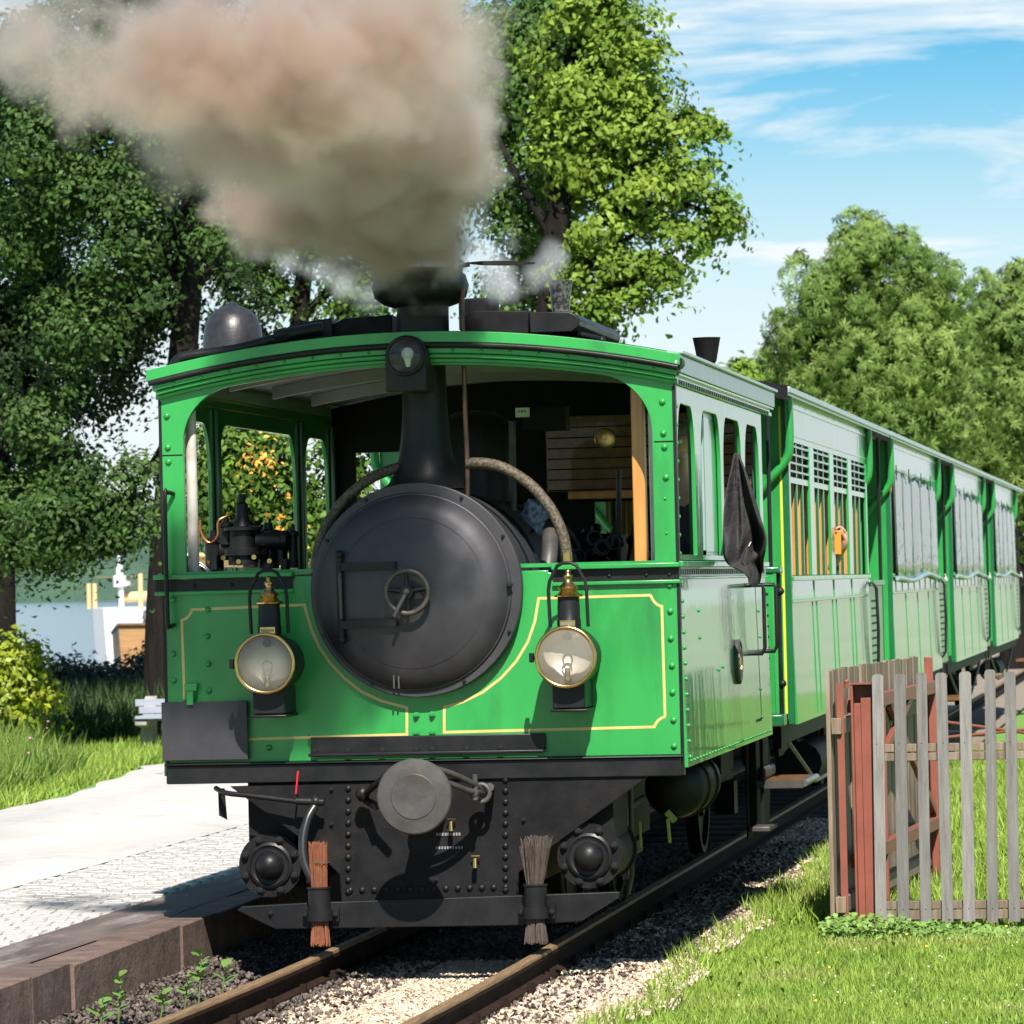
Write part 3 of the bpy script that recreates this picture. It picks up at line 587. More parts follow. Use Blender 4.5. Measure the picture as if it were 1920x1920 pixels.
for s, X in ((1, XR), (-1, XL)):
    xo, xi = (X, X-.02*s)
    up = MB().prism([[(YF+.032, 1.79), (YB, 1.79), (YB, 2.60), (YF+.032, 2.60)]]+[arch(a, b, 1.815, 2.52) for a, b in (WINS if s > 0 else WINL)], xi, xo, 'YZ')
    sidef = obj('side_window_frame', up, GREENG, loco, 30, .003)
    low = obj('side_panel', leanpanel(X, s, .02, YF+.022, YB, .835, 1.70), GREENG, loco, 30)
    # inner posts; the roof's shade is put into their darker green
    for a in ((20.06, 20.92, 22.0, 23.04, 23.97) if s > 0 else (20.06, 21.07, 23.13, 23.97)):
        obj('inner_post', MB().box(*sorted((X-.0205*s, X-.045*s)), a-.03, a+.03, 1.79, 2.60), WHITEP if a < 20.1 else GREEND, loco, 30, .006)
    # belts
    obj('side_belt', MB().box(*sorted((X-.02*s, X+.025*s)), YF-.0, YB+.02, 1.758, 1.785).box(*sorted((X-.02*s, X+.012*s)), YF-.0, YB+.02, 1.7005, 1.712), GREENG, loco, 30, .003)
    bb = obj('side_belt_band', MB().box(*sorted((X-.02*s, X+.004*s)), YF+.0, YB+.02, 1.7125, 1.7575), PALE, loco, 30)
    mb = MB()
    for i in range(44): mb.box(*sorted((X+.0045*s, X+.007*s)), YF+.06+i*.09, YF+.095+i*.09, 1.722, 1.748)
    obj('dentil_row', mb, BLACK, bb, 0)
    # cornice
    obj('side_cornice', MB().box(*sorted((X-.02*s, X+.035*s)), YF-.0, 24.5, 2.652, 2.735).box(*sorted((X-.02*s, X+.055*s)), YF-.05, 24.5, 2.7355, 2.752), PALE, loco, 30, .003)
    obj('side_cornice_moulding', MB().box(*sorted((X-.02*s, X+.028*s)), YF-.0, 24.5, 2.638, 2.6515).box(*sorted((X-.02*s, X+.018*s)), YF-.0, 24.48, 2.6005, 2.625), GREENG, loco, 30, .003)
    bb = obj('side_cornice_band', MB().box(*sorted((X-.02*s, X+.010*s)), YF+.0, 24.46, 2.6255, 2.6375), GREENG, loco, 30)
    mb = MB()
    for i in range(46): mb.box(*sorted((X+.0185*s, X+.021*s)), YF+.06+i*.093, YF+.1+i*.093, 2.603, 2.623)
    obj('dentil_row', mb, BLACK, bb, 0)
    # corner angle and rivet rows
    obj('corner_angle', MB().box(*sorted((X+.0005*s, X+.006*s)), YF-.003, YF+.05, .80, 2.60).box(*sorted((X-.008*s, X+.006*s)), YF-.0035, YF-.0005, .80, 2.59), BLACK, loco, 0)
    rx90 = (0, 0, R_(90)*s)
    for k in range(12): inst('rivet', RIVG, low, (X+(.0225-.0019*k)*s, YF+.10, .88+k*.072), rx90, (.8, .8, .8))
    for k in range(9): inst('rivet', RIVG, sidef, (X+.0005*s, YF+.07, 1.82+k*.085), rx90, (.8, .8, .8))
    for k in range(30): inst('rivet', RIVG, low, (X+.0218*s, YF+.15+k*.13, .86), rx90, (.55, .55, .55))
    for y, z in ((20.75, 1.55), (20.75, 1.42), (21.5, 1.25), (21.7, 1.26), (23.6, 1.52), (23.62, 1.38), (23.5, 1.1), (23.5, .95)): inst('rivet', RIVG, low, (X+(.0005+.022*(1.7-z)/.87)*s, y, z), rx90, (.7, .7, .7))
    # door outline at the rear, handles
    obj('door_joint', leanpanel(X+.0015*s, s, .003, 23.485, 23.497, .93, 1.70, .0196).box(*sorted((X+.016*s, X+.021*s)), 23.2, 23.485, .93, .945), BLACK, low, 0)
    for y in (22.95, 23.62):
        obj('grab_handle', MB().tube([(X, y, 1.66), (X+.09*s, y, 1.66), (X+.1*s, y, 1.64), (X+.1*s, y, 1.33), (X+.085*s, y, 1.30), (X, y, 1.30)], .011, 8), BLACK, loco, 60)
# builder's plate on the right side
pl = obj('maker_plate', MB().lathe([(.115, 0), (.115, .018), (.105, .024), (.1, .018), (.001, .016)], (XR+.011, 22.35, 1.27), (1, 0, 0), 32), IRON, loco, 40)
mb = MB().lathe([(.035, .016), (.03, .022), (.001, .022)], (XR+.011, 22.35, 1.27), (1, 0, 0), 20)
for k in range(14):
    a = k*2*math.pi/14; c = Vector((XR+.030, 22.35+.072*math.cos(a), 1.27+.072*math.sin(a))); mb.bar(c-Vector((0, -.010*math.sin(a), .010*math.cos(a))), c+Vector((0, -.010*math.sin(a), .010*math.cos(a))), .006, .006, (1, 0, 0))
obj('plate_relief', mb, BRASS, pl, 0)
# pale sliding window board in the second opening
obj('sliding_window', MB().box(XR-.035, XR-.024, 21.37, 21.40, 1.80, 2.53).box(XR-.035, XR-.024, 21.97, 22.0, 1.80, 2.53).box(XR-.035, XR-.024, 21.37, 22.0, 1.80, 1.84).box(XR-.035, XR-.024, 21.37, 22.0, 2.49, 2.53), PALE, loco, 30)
obj('window_board', MB().box(XR-.031, XR-.022, 21.395, 21.975, 1.835, 2.495), GREENG, loco, 0)

# floor, rear wall, interior
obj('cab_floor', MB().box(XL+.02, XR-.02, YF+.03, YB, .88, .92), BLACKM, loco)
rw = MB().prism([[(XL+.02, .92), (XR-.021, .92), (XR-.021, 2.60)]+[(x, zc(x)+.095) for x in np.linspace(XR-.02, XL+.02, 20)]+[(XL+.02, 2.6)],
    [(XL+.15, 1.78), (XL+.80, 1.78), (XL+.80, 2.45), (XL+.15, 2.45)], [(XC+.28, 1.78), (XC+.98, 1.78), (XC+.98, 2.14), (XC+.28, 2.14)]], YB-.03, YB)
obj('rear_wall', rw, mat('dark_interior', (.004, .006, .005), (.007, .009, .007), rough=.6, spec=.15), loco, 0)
wp = obj('wood_panel', MB().box(XC+.02, XR-.03, YB-.06, YB-.031, 2.2, 2.62), WOODD, loco, 0, .004)
mb = MB()
for k in range(7): mb.box(XC+.03, XR-.03, YB-.066, YB-.0605, 2.205+k*.058, 2.212+k*.058)
obj('board_groove', mb, BLACKM, wp, 0)
obj('wood_post', MB().box(W(1187, 900, 20.28).x, W(1211, 900, 20.28).x, 20.25, 20.32, 1.77, 2.62), WOOD, loco, 30, .006)
obj('wood_rail', MB().box(XC+.15, XR-.1, 23.9, 23.98, 2.155, 2.20), WOOD, loco, 30, .006)
obj('wood_shelf', MB().box(W(1100, 1062, 22.8).x, W(1215, 1062, 22.8).x, 22.6, 23.2, 1.775, 1.80), WOOD, loco, 30)
# boiler, firebox front, fittings in the cab
bo = obj('boiler', MB().lathe([(.46, 0), (.46, 1.35), (.45, 1.36), (.45, 2.3)], (SBX, 20.35, SBZ), (0, 1, 0), 48), SOOT, loco, 40)
for y in (20.75, 21.5, 22.3): obj('boiler_band', MB().torus((SBX, y, SBZ), .462, .012, (0, 1, 0), 48, 6), BLACK, bo, 50)
obj('steam_dome', MB().lathe([(.2, 0), (.2, .35), (.17, .42), (.1, .46), (.001, .47)], (SBX+.02, 21.6, 2.1), (0, 0, 1), 28), BLACK, bo, 40)
mb = MB()
for px, py, r in ((962, 960, .05), (1012, 1010, .035), (985, 800, .03)):
    p = W(px, py, 21.2); mb.tube([p, p+Vector((0, .4, -.05)), p+Vector((.02, .8, -.2))], r, 10)
mb.b.free()
obj('cab_pipe', MB().tube([W(960, 790, 21.3), W(962, 960, 21.3)], .018, 8), IRON, loco, 60); obj('cab_pipe', MB().tube([W(1160, 880, 22.5), W(1160, 1060, 22.5)], .014, 8), IRON, loco, 60)
p = W(1022, 785, 21.6)
obj('gauge_box', MB().box(p.x-.11, p.x+.11, 21.55, 21.7, p.z-.06, p.z+.06), BLACKM, loco, 30, .004)
obj('boiler_gauge', MB().lathe([(.055, 0), (.055, .03), (.045, .034), (.001, .03)], W(1135, 822, 22.5), (0, -1, 0), 20), BRASS, loco, 40)
p = W(980, 774, 21.4); nb = obj('notice_board', MB().box(p.x-.035, p.x+.035, 21.39, 21.4, p.z-.022, p.z+.025), PAPER, loco, 0)
mb = MB()
for k, (a, b) in enumerate(((-.022, -.012), (-.008, .004), (.008, .018))): mb.box(p.x+a, p.x+b, 21.388, 21.3895, p.z+.002, p.z+.012)
obj('notice_print', mb, GREYPRINT, nb, 0)
mb = MB()
for k in range(16):
    q = W(random.uniform(1080, 1200), random.uniform(985, 1060), random.uniform(22.2, 23.2)); mb.sphere(q, random.uniform(.015, .04), 8); mb.tube([q, q+Vector((random.uniform(-.1, .1), .1, random.uniform(-.25, .05)))], .01, 6)
obj('cab_valves', mb, BLACK, loco, 60)['kind'] = 'stuff'
mb = MB()
for k in range(5):
    q = W(random.uniform(1080, 1200), random.uniform(1000, 1050), 22.1); mb.torus(q, .035, .006, (0, 1, 0), 16, 6)
obj('cab_handwheel', mb, IRON, loco, 60)['kind'] = 'stuff'
# rear part of the cab is dark: coal bunker and back head
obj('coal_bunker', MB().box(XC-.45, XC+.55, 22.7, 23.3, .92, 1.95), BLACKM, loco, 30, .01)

# smokebox
sb = obj('smokebox', MB().lathe([(.497, 0), (.497, .05), (.475, .055), (.475, .55)], (SBX, 19.93, SBZ), (0, 1, 0), 64), SOOT, loco, 35, .004)
door = obj('smokebox_door', MB().lathe([(.455, 0), (.45, -.02), (.37, -.055), (.24, -.09), (.12, -.105), (.001, -.11)], (SBX-.012, 19.93, SBZ-.01), (0, 1, 0), 64), SOOT, loco, 60)
obj('door_rim', MB().torus((SBX-.012, 19.925, SBZ-.01), .452, .010, (0, 1, 0), 64, 8), SOOT, door, 60)
obj('door_ring', MB().lathe([(.352, 0), (.352, -.004), (.345, -.006), (.345, 0)], (SBX-.012, 19.872, SBZ-.01), (0, 1, 0), 64), SOOT, door, 40)
for a in (30, 62, 118, 150, 205, 243, 297, 335): inst('bolt', BOLTB, sb, (SBX+.478*math.cos(R_(a)), 19.93, SBZ+.478*math.sin(R_(a))), None, (.55, .7, .55))
inst('bolt', BOLTB, door, W(956, 1097, 19.9), None, (.9, 1.2, .9))
wc = Vector((SBX-.012, 19.77, SBZ-.008))
wh = obj('door_handwheel', MB().torus(wc, .098, .0125, (0, 1, 0), 40, 10), mat('worn_handwheel', (.13, .105, .09), (.06, .05, .045), rough=.45, metal=.5, scale=14), loco, 60)
mb = MB().lathe([(.03, -.02), (.03, .05), (.02, .06), (.018, .1)], wc, (0, 1, 0), 16)
for a in (10, 92, 172, 272): mb.tube([wc, wc+Vector((math.cos(R_(a)), 0, math.sin(R_(a))))*.095], [.014, .009], 8)
obj('wheel_spoke', mb, BLACK, wh, 60)
obj('dart_handle', MB().tube([wc+Vector((0, -.02, 0)), wc+Vector((-.03, -.04, -.06)), wc+Vector((-.055, -.045, -.11))], [.012, .008], 8).sphere(wc+Vector((0, -.022, 0)), .018, 10), IRON, wh, 60)
hx = W(638, 1100, 19.86)
obj('door_hinge', MB().tube([W(636, 1040, 19.86), W(641, 1200, 19.86)], .016, 10).bar(W(640, 1063, 19.84), W(742, 1060, 19.81), .02, .036).bar(W(640, 1172, 19.84), W(745, 1167, 19.81), .02, .036).sphere(W(636, 1040, 19.86), .022).sphere(W(641, 1200, 19.86), .022), BLACK, door, 60)
obj('hinge_pin', MB().tube([W(637, 1074, 19.842), W(640, 1160, 19.842)], .009, 8), IRON, door, 60)
obj('door_latch', MB().box(*sorted((W(738, 1275, 19.9).x, W(741, 1275, 19.9).x)), 19.885, 19.9, W(739, 1291, 19.9).z, W(739, 1262, 19.9).z).box(*sorted((W(747, 1275, 19.9).x, W(750, 1275, 19.9).x)), 19.885, 19.9, W(739, 1291, 19.9).z, W(739, 1262, 19.9).z), IRON, door, 0)
# chimney
CY = 20.22
cpx = SBX+.012
prof = [(.22, 0.02), (.18, .05), (.152, .1), (.13, .17), (.116, .26), (.107, .38), (.102, .55), (.102, .74), (.122, .745), (.122, .92), (.128, .93), (.128, 1.02)]
ch = obj('chimney', MB().lathe([(r, h) for r, h in prof], (cpx, CY, 2.13), (0, 0, 1), 40), BLACK, loco, 35)
dz = W(788, 537, CY).z
dr = [(.13, -.1), (.175, -.085), (.215, -.055), (.23, 0), (.215, .05), (.18, .075), (.14, .083), (.115, .085), (.10, .07), (.09, -.1)]
obj('spark_arrestor', MB().lathe(dr, (W(788, 537, CY).x, CY, dz), (0, 0, 1), 44), BLACK, ch, 60)
obj('arrestor_lever', MB().tube([W(862, 520, CY-.05), W(864, 500, CY-.05), W(880, 495, CY-.05)], .012, 8), BLACK, ch, 60)
obj('arrestor_lever_blade', MB().rings([[W(x, 493.5-h, CY-.05)+Vector((0, -.008, 0)), W(x, 493.5+h, CY-.05)+Vector((0, -.008, 0)), W(x, 493.5+h, CY-.05)+Vector((0, .008, 0)), W(x, 493.5-h, CY-.05)+Vector((0, .008, 0))] for x, h in ((878, 1.5), (905, 4), (950, 4.5), (985, 3), (1003, 1.2))]), BLACK, ch, 30)
# top lamp on the chimney
TY = 19.86
a, b_ = W(723, 735, TY), W(800, 735, TY); tc_ = W(760, 668, TY)
tl = obj('top_lamp', MB().box(a.x, b_.x, TY, TY+.22, a.z, tc_.z+.02).lathe([(.098, 0), (.098, .2)], (tc_.x+.003, TY+.005, tc_.z), (0, 1, 0), 36), BLACK, loco, 35, .006)
obj('lamp_reflector', MB().lathe([(.081, 0), (.07, .02), (.045, .04), (.001, .05)], (tc_.x, TY-.012, tc_.z), (0, 1, 0), 32, False), REFLECTOR, tl, 60)
obj('lamp_bezel', MB().torus((tc_.x, TY-.012, tc_.z), .084, .009, (0, 1, 0), 40, 8), BLACK, tl, 60)
obj('lamp_lens', MB().lathe([(.081, 0), (.07, -.008), (.04, -.014), (.001, -.016)], (tc_.x, TY-.014, tc_.z), (0, 1, 0), 32, False), GLASS, tl, 60)
obj('lamp_bulb', MB().sphere((tc_.x+.01, TY+.005, tc_.z+.012), .03, 14).tube([(tc_.x+.01, TY+.005, tc_.z-.01), (tc_.x+.012, TY+.005, tc_.z-.05)], [.02, .011], 10), PAPER, tl, 60)

# oil headlamps
def headlamp(px, py):
    YL = 19.68; c = W(px, py, YL)
    h = obj('headlamp', MB().lathe([(.131, .12), (.131, .003), (.136, 0), (.139, .02), (.139, .15), (.12, .2), (.12, .32)], c, (0, 1, 0), 44), BLACK, loco, 40)
    obj('lamp_bezel', MB().torus(c+Vector((0, -.004, 0)), .134, .0095, (0, 1, 0), 48, 10), BRASS, h, 60)
    obj('lamp_reflector', MB().lathe([(.128, .004), (.12, .03), (.1, .06), (.06, .085), (.001, .095)], c, (0, 1, 0), 40, False), REFLECTOR, h, 60)
    obj('lamp_lens', MB().lathe([(.13, 0), (.11, -.012), (.07, -.022), (.001, -.027)], c+Vector((0, -.004, 0)), (0, 1, 0), 40, False), LAMPGLASS, h, 60)
    obj('vent_hole', MB().lathe([(.021, 0), (.021, .01)], c+Vector((.004, .03, .094)), (0, 1, 0), 18), BLACKM, h, 60)
    obj('lamp_bulb', MB().lathe([(.012, -.02), (.018, 0), (.026, .03), (.022, .05), (.001, .058)], c+Vector((.002, .04, -.045)), (0, 0, 1), 16), GLASS, h, 60)
    obj('bulb_socket', MB().lathe([(.012, -.035), (.018, -.025), (.018, 0), (.0155, .004), (.0155, .03), (.01, .034)], c+Vector((.002, .04, -.085)), (0, 0, 1), 16), BRASS, h, 40)
    # chimney of the lamp
    t = c+Vector((.004, .1, .132))
    obj('lamp_chimney', MB().lathe([(.06, -.02), (.055, 0), (.055, .035), (.052, .04), (.052, .1), (.05, .11), (.05, .14)], t, (0, 0, 1), 28), BLACK, h, 40)
    obj('name_plate', MB().rings([[t+Vector((.0565*math.sin(a), -.0565*math.cos(a), z)) for z in (.004, .034)]+[t+Vector((.0605*math.sin(a), -.0605*math.cos(a), z)) for z in (.034, .004)] for a in np.linspace(-.62, .62, 9)]), BRASS, h, 30)
    mb = MB()
    for a in np.linspace(-.45, .45, 7): mb.bar(t+Vector((.061*math.sin(a), -.061*math.cos(a), .013)), t+Vector((.061*math.sin(a), -.061*math.cos(a), .025)), .006, .002, (0, 1, 0))
    obj('plate_lettering', mb, GREYPRINT, h, 0)
    obj('chimney_cap', MB().lathe([(.05, .14), (.066, .142), (.068, .148), (.05, .155), (.035, .172), (.042, .176), (.047, .183), (.042, .19), (.03, .2), (.016, .215), (.015, .225), (.022, .232), (.022, .24), (.01, .247), (.009, .252), (.014, .258), (.011, .266), (.001, .27)], t, (0, 0, 1), 28), BRASS, h, 60)
    hz = c.z
    L1 = [(-.083, .135), (-.088, .3), (-.082, .345), (-.06, .385), (-.045, .415), (-.02, .428), (.02, .428), (.045, .415), (.06, .385), (.082, .345), (.088, .3), (.092, .135)]
    obj('lamp_handle', MB().tube([c+Vector((x, .1, z)) for x, z in L1], .0085, 8), BLACK, h, 60)
    obj('lamp_base', MB().box(c.x-.075, c.x+.075, YL+.06, YF-.003, c.z-.235, c.z-.11).box(c.x-.085, c.x+.085, YL+.045, YF-.002, c.z-.25, c.z-.238), BLACK, h, 30, .005)
    obj('side_latch', MB().tube([c+Vector((-.135, .03, 0)), c+Vector((-.155, .03, 0))], .009, 8).box(c.x-.172, c.x-.152, YL+.012, YL+.048, c.z-.022, c.z+.022), BLACK, h, 40, .004)
headlamp(497, 1244); headlamp(1061, 1232)

# hanging board at the left with its clip
a, b_ = W(306, 1427, 19.97), W(464, 1314, 19.97)
nb = obj('hanging_board', MB().box(a.x, b_.x, 19.955, 19.985, a.z, b_.z), mat('dull_black_board', (.026, .025, .029), (.036, .034, .039), rough=.5, scale=6, bump=.05, c3=(.09, .088, .095), s3=9, lo3=.66, hi3=.85), loco, 30, .003)
p = W(357, 1290, 19.95)
obj('board_clip', MB().box(p.x-.03, p.x+.03, 19.95, 19.998, p.z-.015, p.z+.02).box(p.x-.018, p.x+.014, 19.94, 19.95, p.z-.08, p.z-.016), GREEN, nb, 30, .003)
# handrail at the left corner
obj('corner_handrail', MB().tube([W(325, 926, 19.99), W(313, 924, 19.93), W(309, 940, 19.92), W(314, 1155, 19.92), W(318, 1174, 19.93), W(326, 1172, 19.99)], .0105, 8, 4), BLACK, loco, 60)
# inner white pole left and right
obj('front_corner_pole', MB().tube([(xo0+.01, 20.12, 1.76), (xo0+.01, 20.12, 2.6)], .026, 12), WHITEP, loco, 60)
obj('front_corner_pole', MB().tube([(xo1-.005, 20.12, 1.76), (xo1-.005, 20.12, 2.6)], .026, 12), WHITEP, loco, 60)

# buffer beam
beam = obj('buffer_beam', MB().box(XL+.01, XR-.005, YF-.06, YF+.05, .80, .885).box(XL-.0, XR+.005, YF-.075, YF-.001, .8855, .8945), BLACK, loco, 30, .004)
a, b_ = W(577, 1428, 19.9), W(1018, 1387, 19.9)
ang = obj('beam_angle', MB().box(a.x, b_.x, YF-.03, YF-.0015, .93, 1.005).box(a.x, b_.x, YF-.09, YF-.03, .918, .933), BLACK, loco, 30, .004)
rivets('bolt', BOLTB, ang, [(590, 1409), (653, 1408), (717, 1407), (781, 1406), (811, 1405), (875, 1404), (939, 1402)], YF-.03, .95)
ap = [(432, 1462), (1240, 1442), (1155, 1455+30), (1030, 1578), (972, 1640), (972, 1690), (640, 1692), (638, 1650), (585, 1590), (470, 1490)]
ap = XZ([(432, 1474), (1225, 1449), (1038, 1585), (973, 1636), (973, 1683), (642, 1690), (638, 1640), (590, 1590)], 19.97)
apron = obj('front_apron', MB().prism([ap], 19.955, 19.97), BLACKM, loco, 0, .003)
rivets('rivet', RIVB, apron, [(653, 1478+i*21.5) for i in range(10)]+[(948, 1462+i*20.6) for i in range(11)], 19.955, 1.15)
rivets('rivet', RIVB, apron, [(657+i*22.4, 1669-i*.45) for i in range(14)], 19.955, 1.15)
rivets('bolt', BOLTB, apron, [(622, 1545), (622, 1480), (982, 1537), (984, 1608), (818, 1650)], 19.955, .7)
for px, py in ((849, 1543), (894, 1612)):
    p = W(px, py, 19.95); t_ = obj('drain_cock', MB().tube([p+Vector((0, .01, .0)), p+Vector((0, -.05, 0)), p+Vector((0, -.055, -.035))], .012, 10).bar(p+Vector((-.02, -.03, .02)), p+Vector((.02, -.03, .02)), .008, .006), BRASS, loco, 50)
mb = MB()
for k in range(9): mb.box(W(818+k*5.2, 1568, 19.95).x, W(821.5+k*5.2, 1568, 19.95).x, 19.952, 19.9545, W(840, 1567, 19.95).z, W(840, 1561.5, 19.95).z)
for k in range(10): mb.box(W(817+k*5.2, 1590, 19.95).x, W(820.2+k*5.2, 1590, 19.95).x, 19.952, 19.9545, W(840, 1592, 19.95).z, W(840, 1587, 19.95).z)
obj('painted_lettering', mb, GREYPRINT, apron, 0)
# frames, undercarriage
obj('frame_plate', MB().box(XC-.56, XC-.53, 19.97, 23.9, .33, .80).box(XC+.53, XC+.56, 19.97, 23.9, .33, .80).box(XC-.53, XC+.53, 20.5, 23.6, .45, .80), BLACKM, loco, 30)
for sx in (-1, 1):
    for y in (21.35, 22.95):
        w = obj('driving_wheel', MB().lathe([(.36, -.03), (.345, -.035), (.345, .05), (.31, .05), (.31, .02), (.12, .02), (.1, .05), (.001, .05)], (XC+.46*sx, y, .36), (sx, 0, 0), 40), BLACKM, loco, 40)
        obj('wheel_tyre', MB().torus((XC+.49*sx, y, .36), .34, .012, (1, 0, 0), 40, 6), IRON, w, 60)
    obj('coupling_rod', MB().bar((XC+.62*sx, 21.3, .3), (XC+.62*sx, 23.0, .3), .03, .07), IRON, loco, 30, .006)
    c = W(507, 1622, 20.02) if sx < 0 else W(1105, 1605, 19.98)
    cyl = obj('steam_cylinder', MB().lathe([(.15, 0), (.15, .03), (.135, .032), (.135, .55), (.15, .552), (.15, .58)], c, (0, 1, 0), 40).box(c.x-.11, c.x+.11, c.y+.05, c.y+.54, c.z, .80), BLACKM, loco, 40)
    obj('cylinder_cover', MB().lathe([(.106, 0), (.106, -.014), (.094, -.02), (.088, -.013), (.07, -.016), (.064, -.036), (.048, -.062), (.026, -.076), (.001, -.081)], c, (0, 1, 0), 36), BLACK, cyl, 60)
    for k in range(8):
        a = R_(22.5+45*k); inst('bolt', BOLTB, cyl, c+Vector((.126*math.cos(a), 0, .126*math.sin(a))), None, (1.25, 1.25, 1.25))
    obj('valve_rod', MB().tube([c+Vector((0, .5, .12)), (c.x+.05*sx, 21.6, .62)], .016, 8).bar((c.x+.02*sx, 21.1, .62), (c.x+.02*sx, 21.1, .25), .03, .05), IRON, loco, 40)
    obj('brake_hanger', MB().tube([(c.x+.1*sx, 20.75, .80), (c.x+.1*sx, 20.72, .3), (c.x+.06*sx, 20.85, .2)], .012, 8), IRON, loco, 60)
obj('yellow_green_lever', MB().bar(W(1252, 1535, 20.9), W(1256, 1580, 20.9), .012, .03).bar(W(1250, 1522, 20.9), W(1266, 1540, 20.9), .012, .03).bar(W(1200, 1540, 20.9), W(1202, 1590, 20.9), .01, .012), YELLOW and mat('yellow_green_paint', (.28, .33, .05), rough=.4), loco, 30)
tk = obj('air_tank', MB().lathe([(.06, 0), (.14, .03), (.155, .07), (.155, .75), (.14, .79), (.06, .82)], (XR-.25, 21.7, .66), (0, 1, 0), 32), BLACK, loco, 50)
for y in (21.9, 22.3): obj('tank_band', MB().torus((XR-.25, y, .66), .158, .008, (0, 1, 0), 32, 6), BLACK, tk, 50)
# guard beam near the rails
gb = XZ([(455, 1699), (575, 1692), (1162, 1671), (1160, 1683), (1092, 1726), (1000, 1733), (520, 1741), (448, 1706)], 19.86)
guard = obj('rail_guard', MB().prism([gb], 19.82, 19.86), BLACK, loco, 0, .004)
inst('bolt', BOLTB, guard, W(508, 1712, 19.82), None, (.8, .8, .8))
# buffer, draw gear
BY = 19.42; bc = W(775, 1494, BY)
bu = obj('buffer', MB().lathe([(.0005, 0), (.10, .0), (.105, .004), (.165, .012), (.171, .02), (.171, .04), (.15, .055), (.06, .1), (.055, .3), (.075, .32), (.085, .53)], bc, (0, 1, 0), 56), IRON, loco, 30)
for off in (0, 22):
    obj('coupling_link', MB().tube([W(812, 1440+off, 19.55), W(845, 1450+off*.9, 19.6), W(880, 1466+off*.8, 19.7), W(898, 1478+off*.3, 19.78), W(905, 1490, 19.85)], .0145, 10, 3), IRON, loco, 60)
obj('coupling_hook', MB().tube([W(890, 1452, 19.74), W(891, 1500, 19.74)], .014, 10).sphere(W(888, 1487, 19.74), .025, 10).tube([W(920, 1477, 19.96), W(918, 1476, 19.82)], .02, 10).torus(W(902, 1487, 19.82), .04, .012, (0, 1, 0), 20, 8), IRON, loco, 60)
obj('coupling_hook', MB().tube([W(735, 1446, 19.6), W(700, 1475, 19.75), W(676, 1497, 19.9)], .016, 10).sphere(W(680, 1488, 19.85), .035, 10).tube([W(686, 1500, 19.9), W(706, 1512, 19.8)], .02, 10), BLACK, loco, 60)
# air hose at the left
obj('brake_pipe', MB().tube([W(405, 1478, 19.98), W(425, 1487, 19.9), W(470, 1492, 19.88), W(560, 1503, 19.86)], .0125, 10, 4), BLACK, loco, 60)
obj('pipe_cock', MB().tube([W(556, 1502, 19.86), W(608, 1504, 19.86)], .018, 12).sphere(W(592, 1503, 19.86), .026, 12).tube([W(590, 1490, 19.86), W(591, 1510, 19.86)], .012, 10), BLACK, loco, 60)
obj('cock_lever', MB().bar(W(559, 1446, 19.85), W(555, 1489, 19.85), .008, .012), RED, loco, 30, .002)
obj('brake_hose', MB().tube([W(590, 1512, 19.86), W(577, 1535, 19.83), W(568, 1575, 19.8), W(571, 1615, 19.78), W(585, 1650, 19.77), W(598, 1672, 19.78)], .021, 12, 5), RUBBER, loco, 60)
obj('hose_coupling', MB().torus(W(600, 1684, 19.77), .028, .011, (.3, 1, 0), 20, 8).sphere(W(604, 1668, 19.77), .016, 10).tube([W(590, 1665, 19.77), W(608, 1700, 19.77)], .018, 10), IRON, loco, 60)
obj('hanging_flag', MB().prism([XZ([(409, 1478), (421, 1478), (426, 1537), (411, 1529)], 20.0)], 19.995, 20.003), BLACKM, loco, 0)
# rail brooms in their sockets
def broom(px, top, bot, lean, m, n, spread):
    c = W(px, 1700, 19.78)
    so_ = obj('broom_socket', MB().lathe([(.052, 0), (.052, .115), (.057, .118), (.057, .125), (.046, .126), (.044, 0)], (c.x, 19.77, .20), (0, 0, 1), 24).lathe([(.06, 0), (.06, .05)], (c.x, 19.77, .17), (0, 0, 1), 24).box(c.x-.085, c.x+.085, 19.795, 19.819, .165, .225), BLACK, loco, 40)
    for sx in (-1, 1): inst('bolt', BOLTB, so_, (c.x+.07*sx, 19.795, .195), None, (.9, .9, .9))
    zt, zb = W(px, top, 19.77).z, W(px, bot, 19.77).z; mb = MB(); r_ = random.Random(px)
    for i in range(n):
        a = r_.uniform(0, 6.28); r = .040*math.sqrt(r_.random()); k = spread*r_.uniform(.6, 1.3)
        x0, y0 = r*math.cos(a), r*math.sin(a)
        if not -.2 < zt-.31: pass
        mb.tube([(c.x+x0*1.15*(1+.3*spread), 19.77+y0*1.15, zb+r_.uniform(-.006, .012)), (c.x+x0*.9, 19.77+y0*.9, .2), (c.x+x0*.95, 19.77+y0*.95, .32), (c.x+x0*(1+k)+lean, 19.77+y0*(1+k), zt-r_.uniform(0, .03)*(1+spread))], .0022, 4)
    br = obj('broom_bristles', mb, m, so_, 0)
    br['kind'] = 'stuff'
    return so_
s_ = broom(600, 1577, 1772, -.002, TWIG, 230, .1)
obj('binding_wire', MB().torus((W(600, 1617, 19.77).x, 19.77, W(600, 1617, 19.77).z), .043, .0025, (0, 0, 1), 20, 4), IRON, s_, 0)
broom(1005, 1566, 1768, .012, BRISTLE, 260, .75)

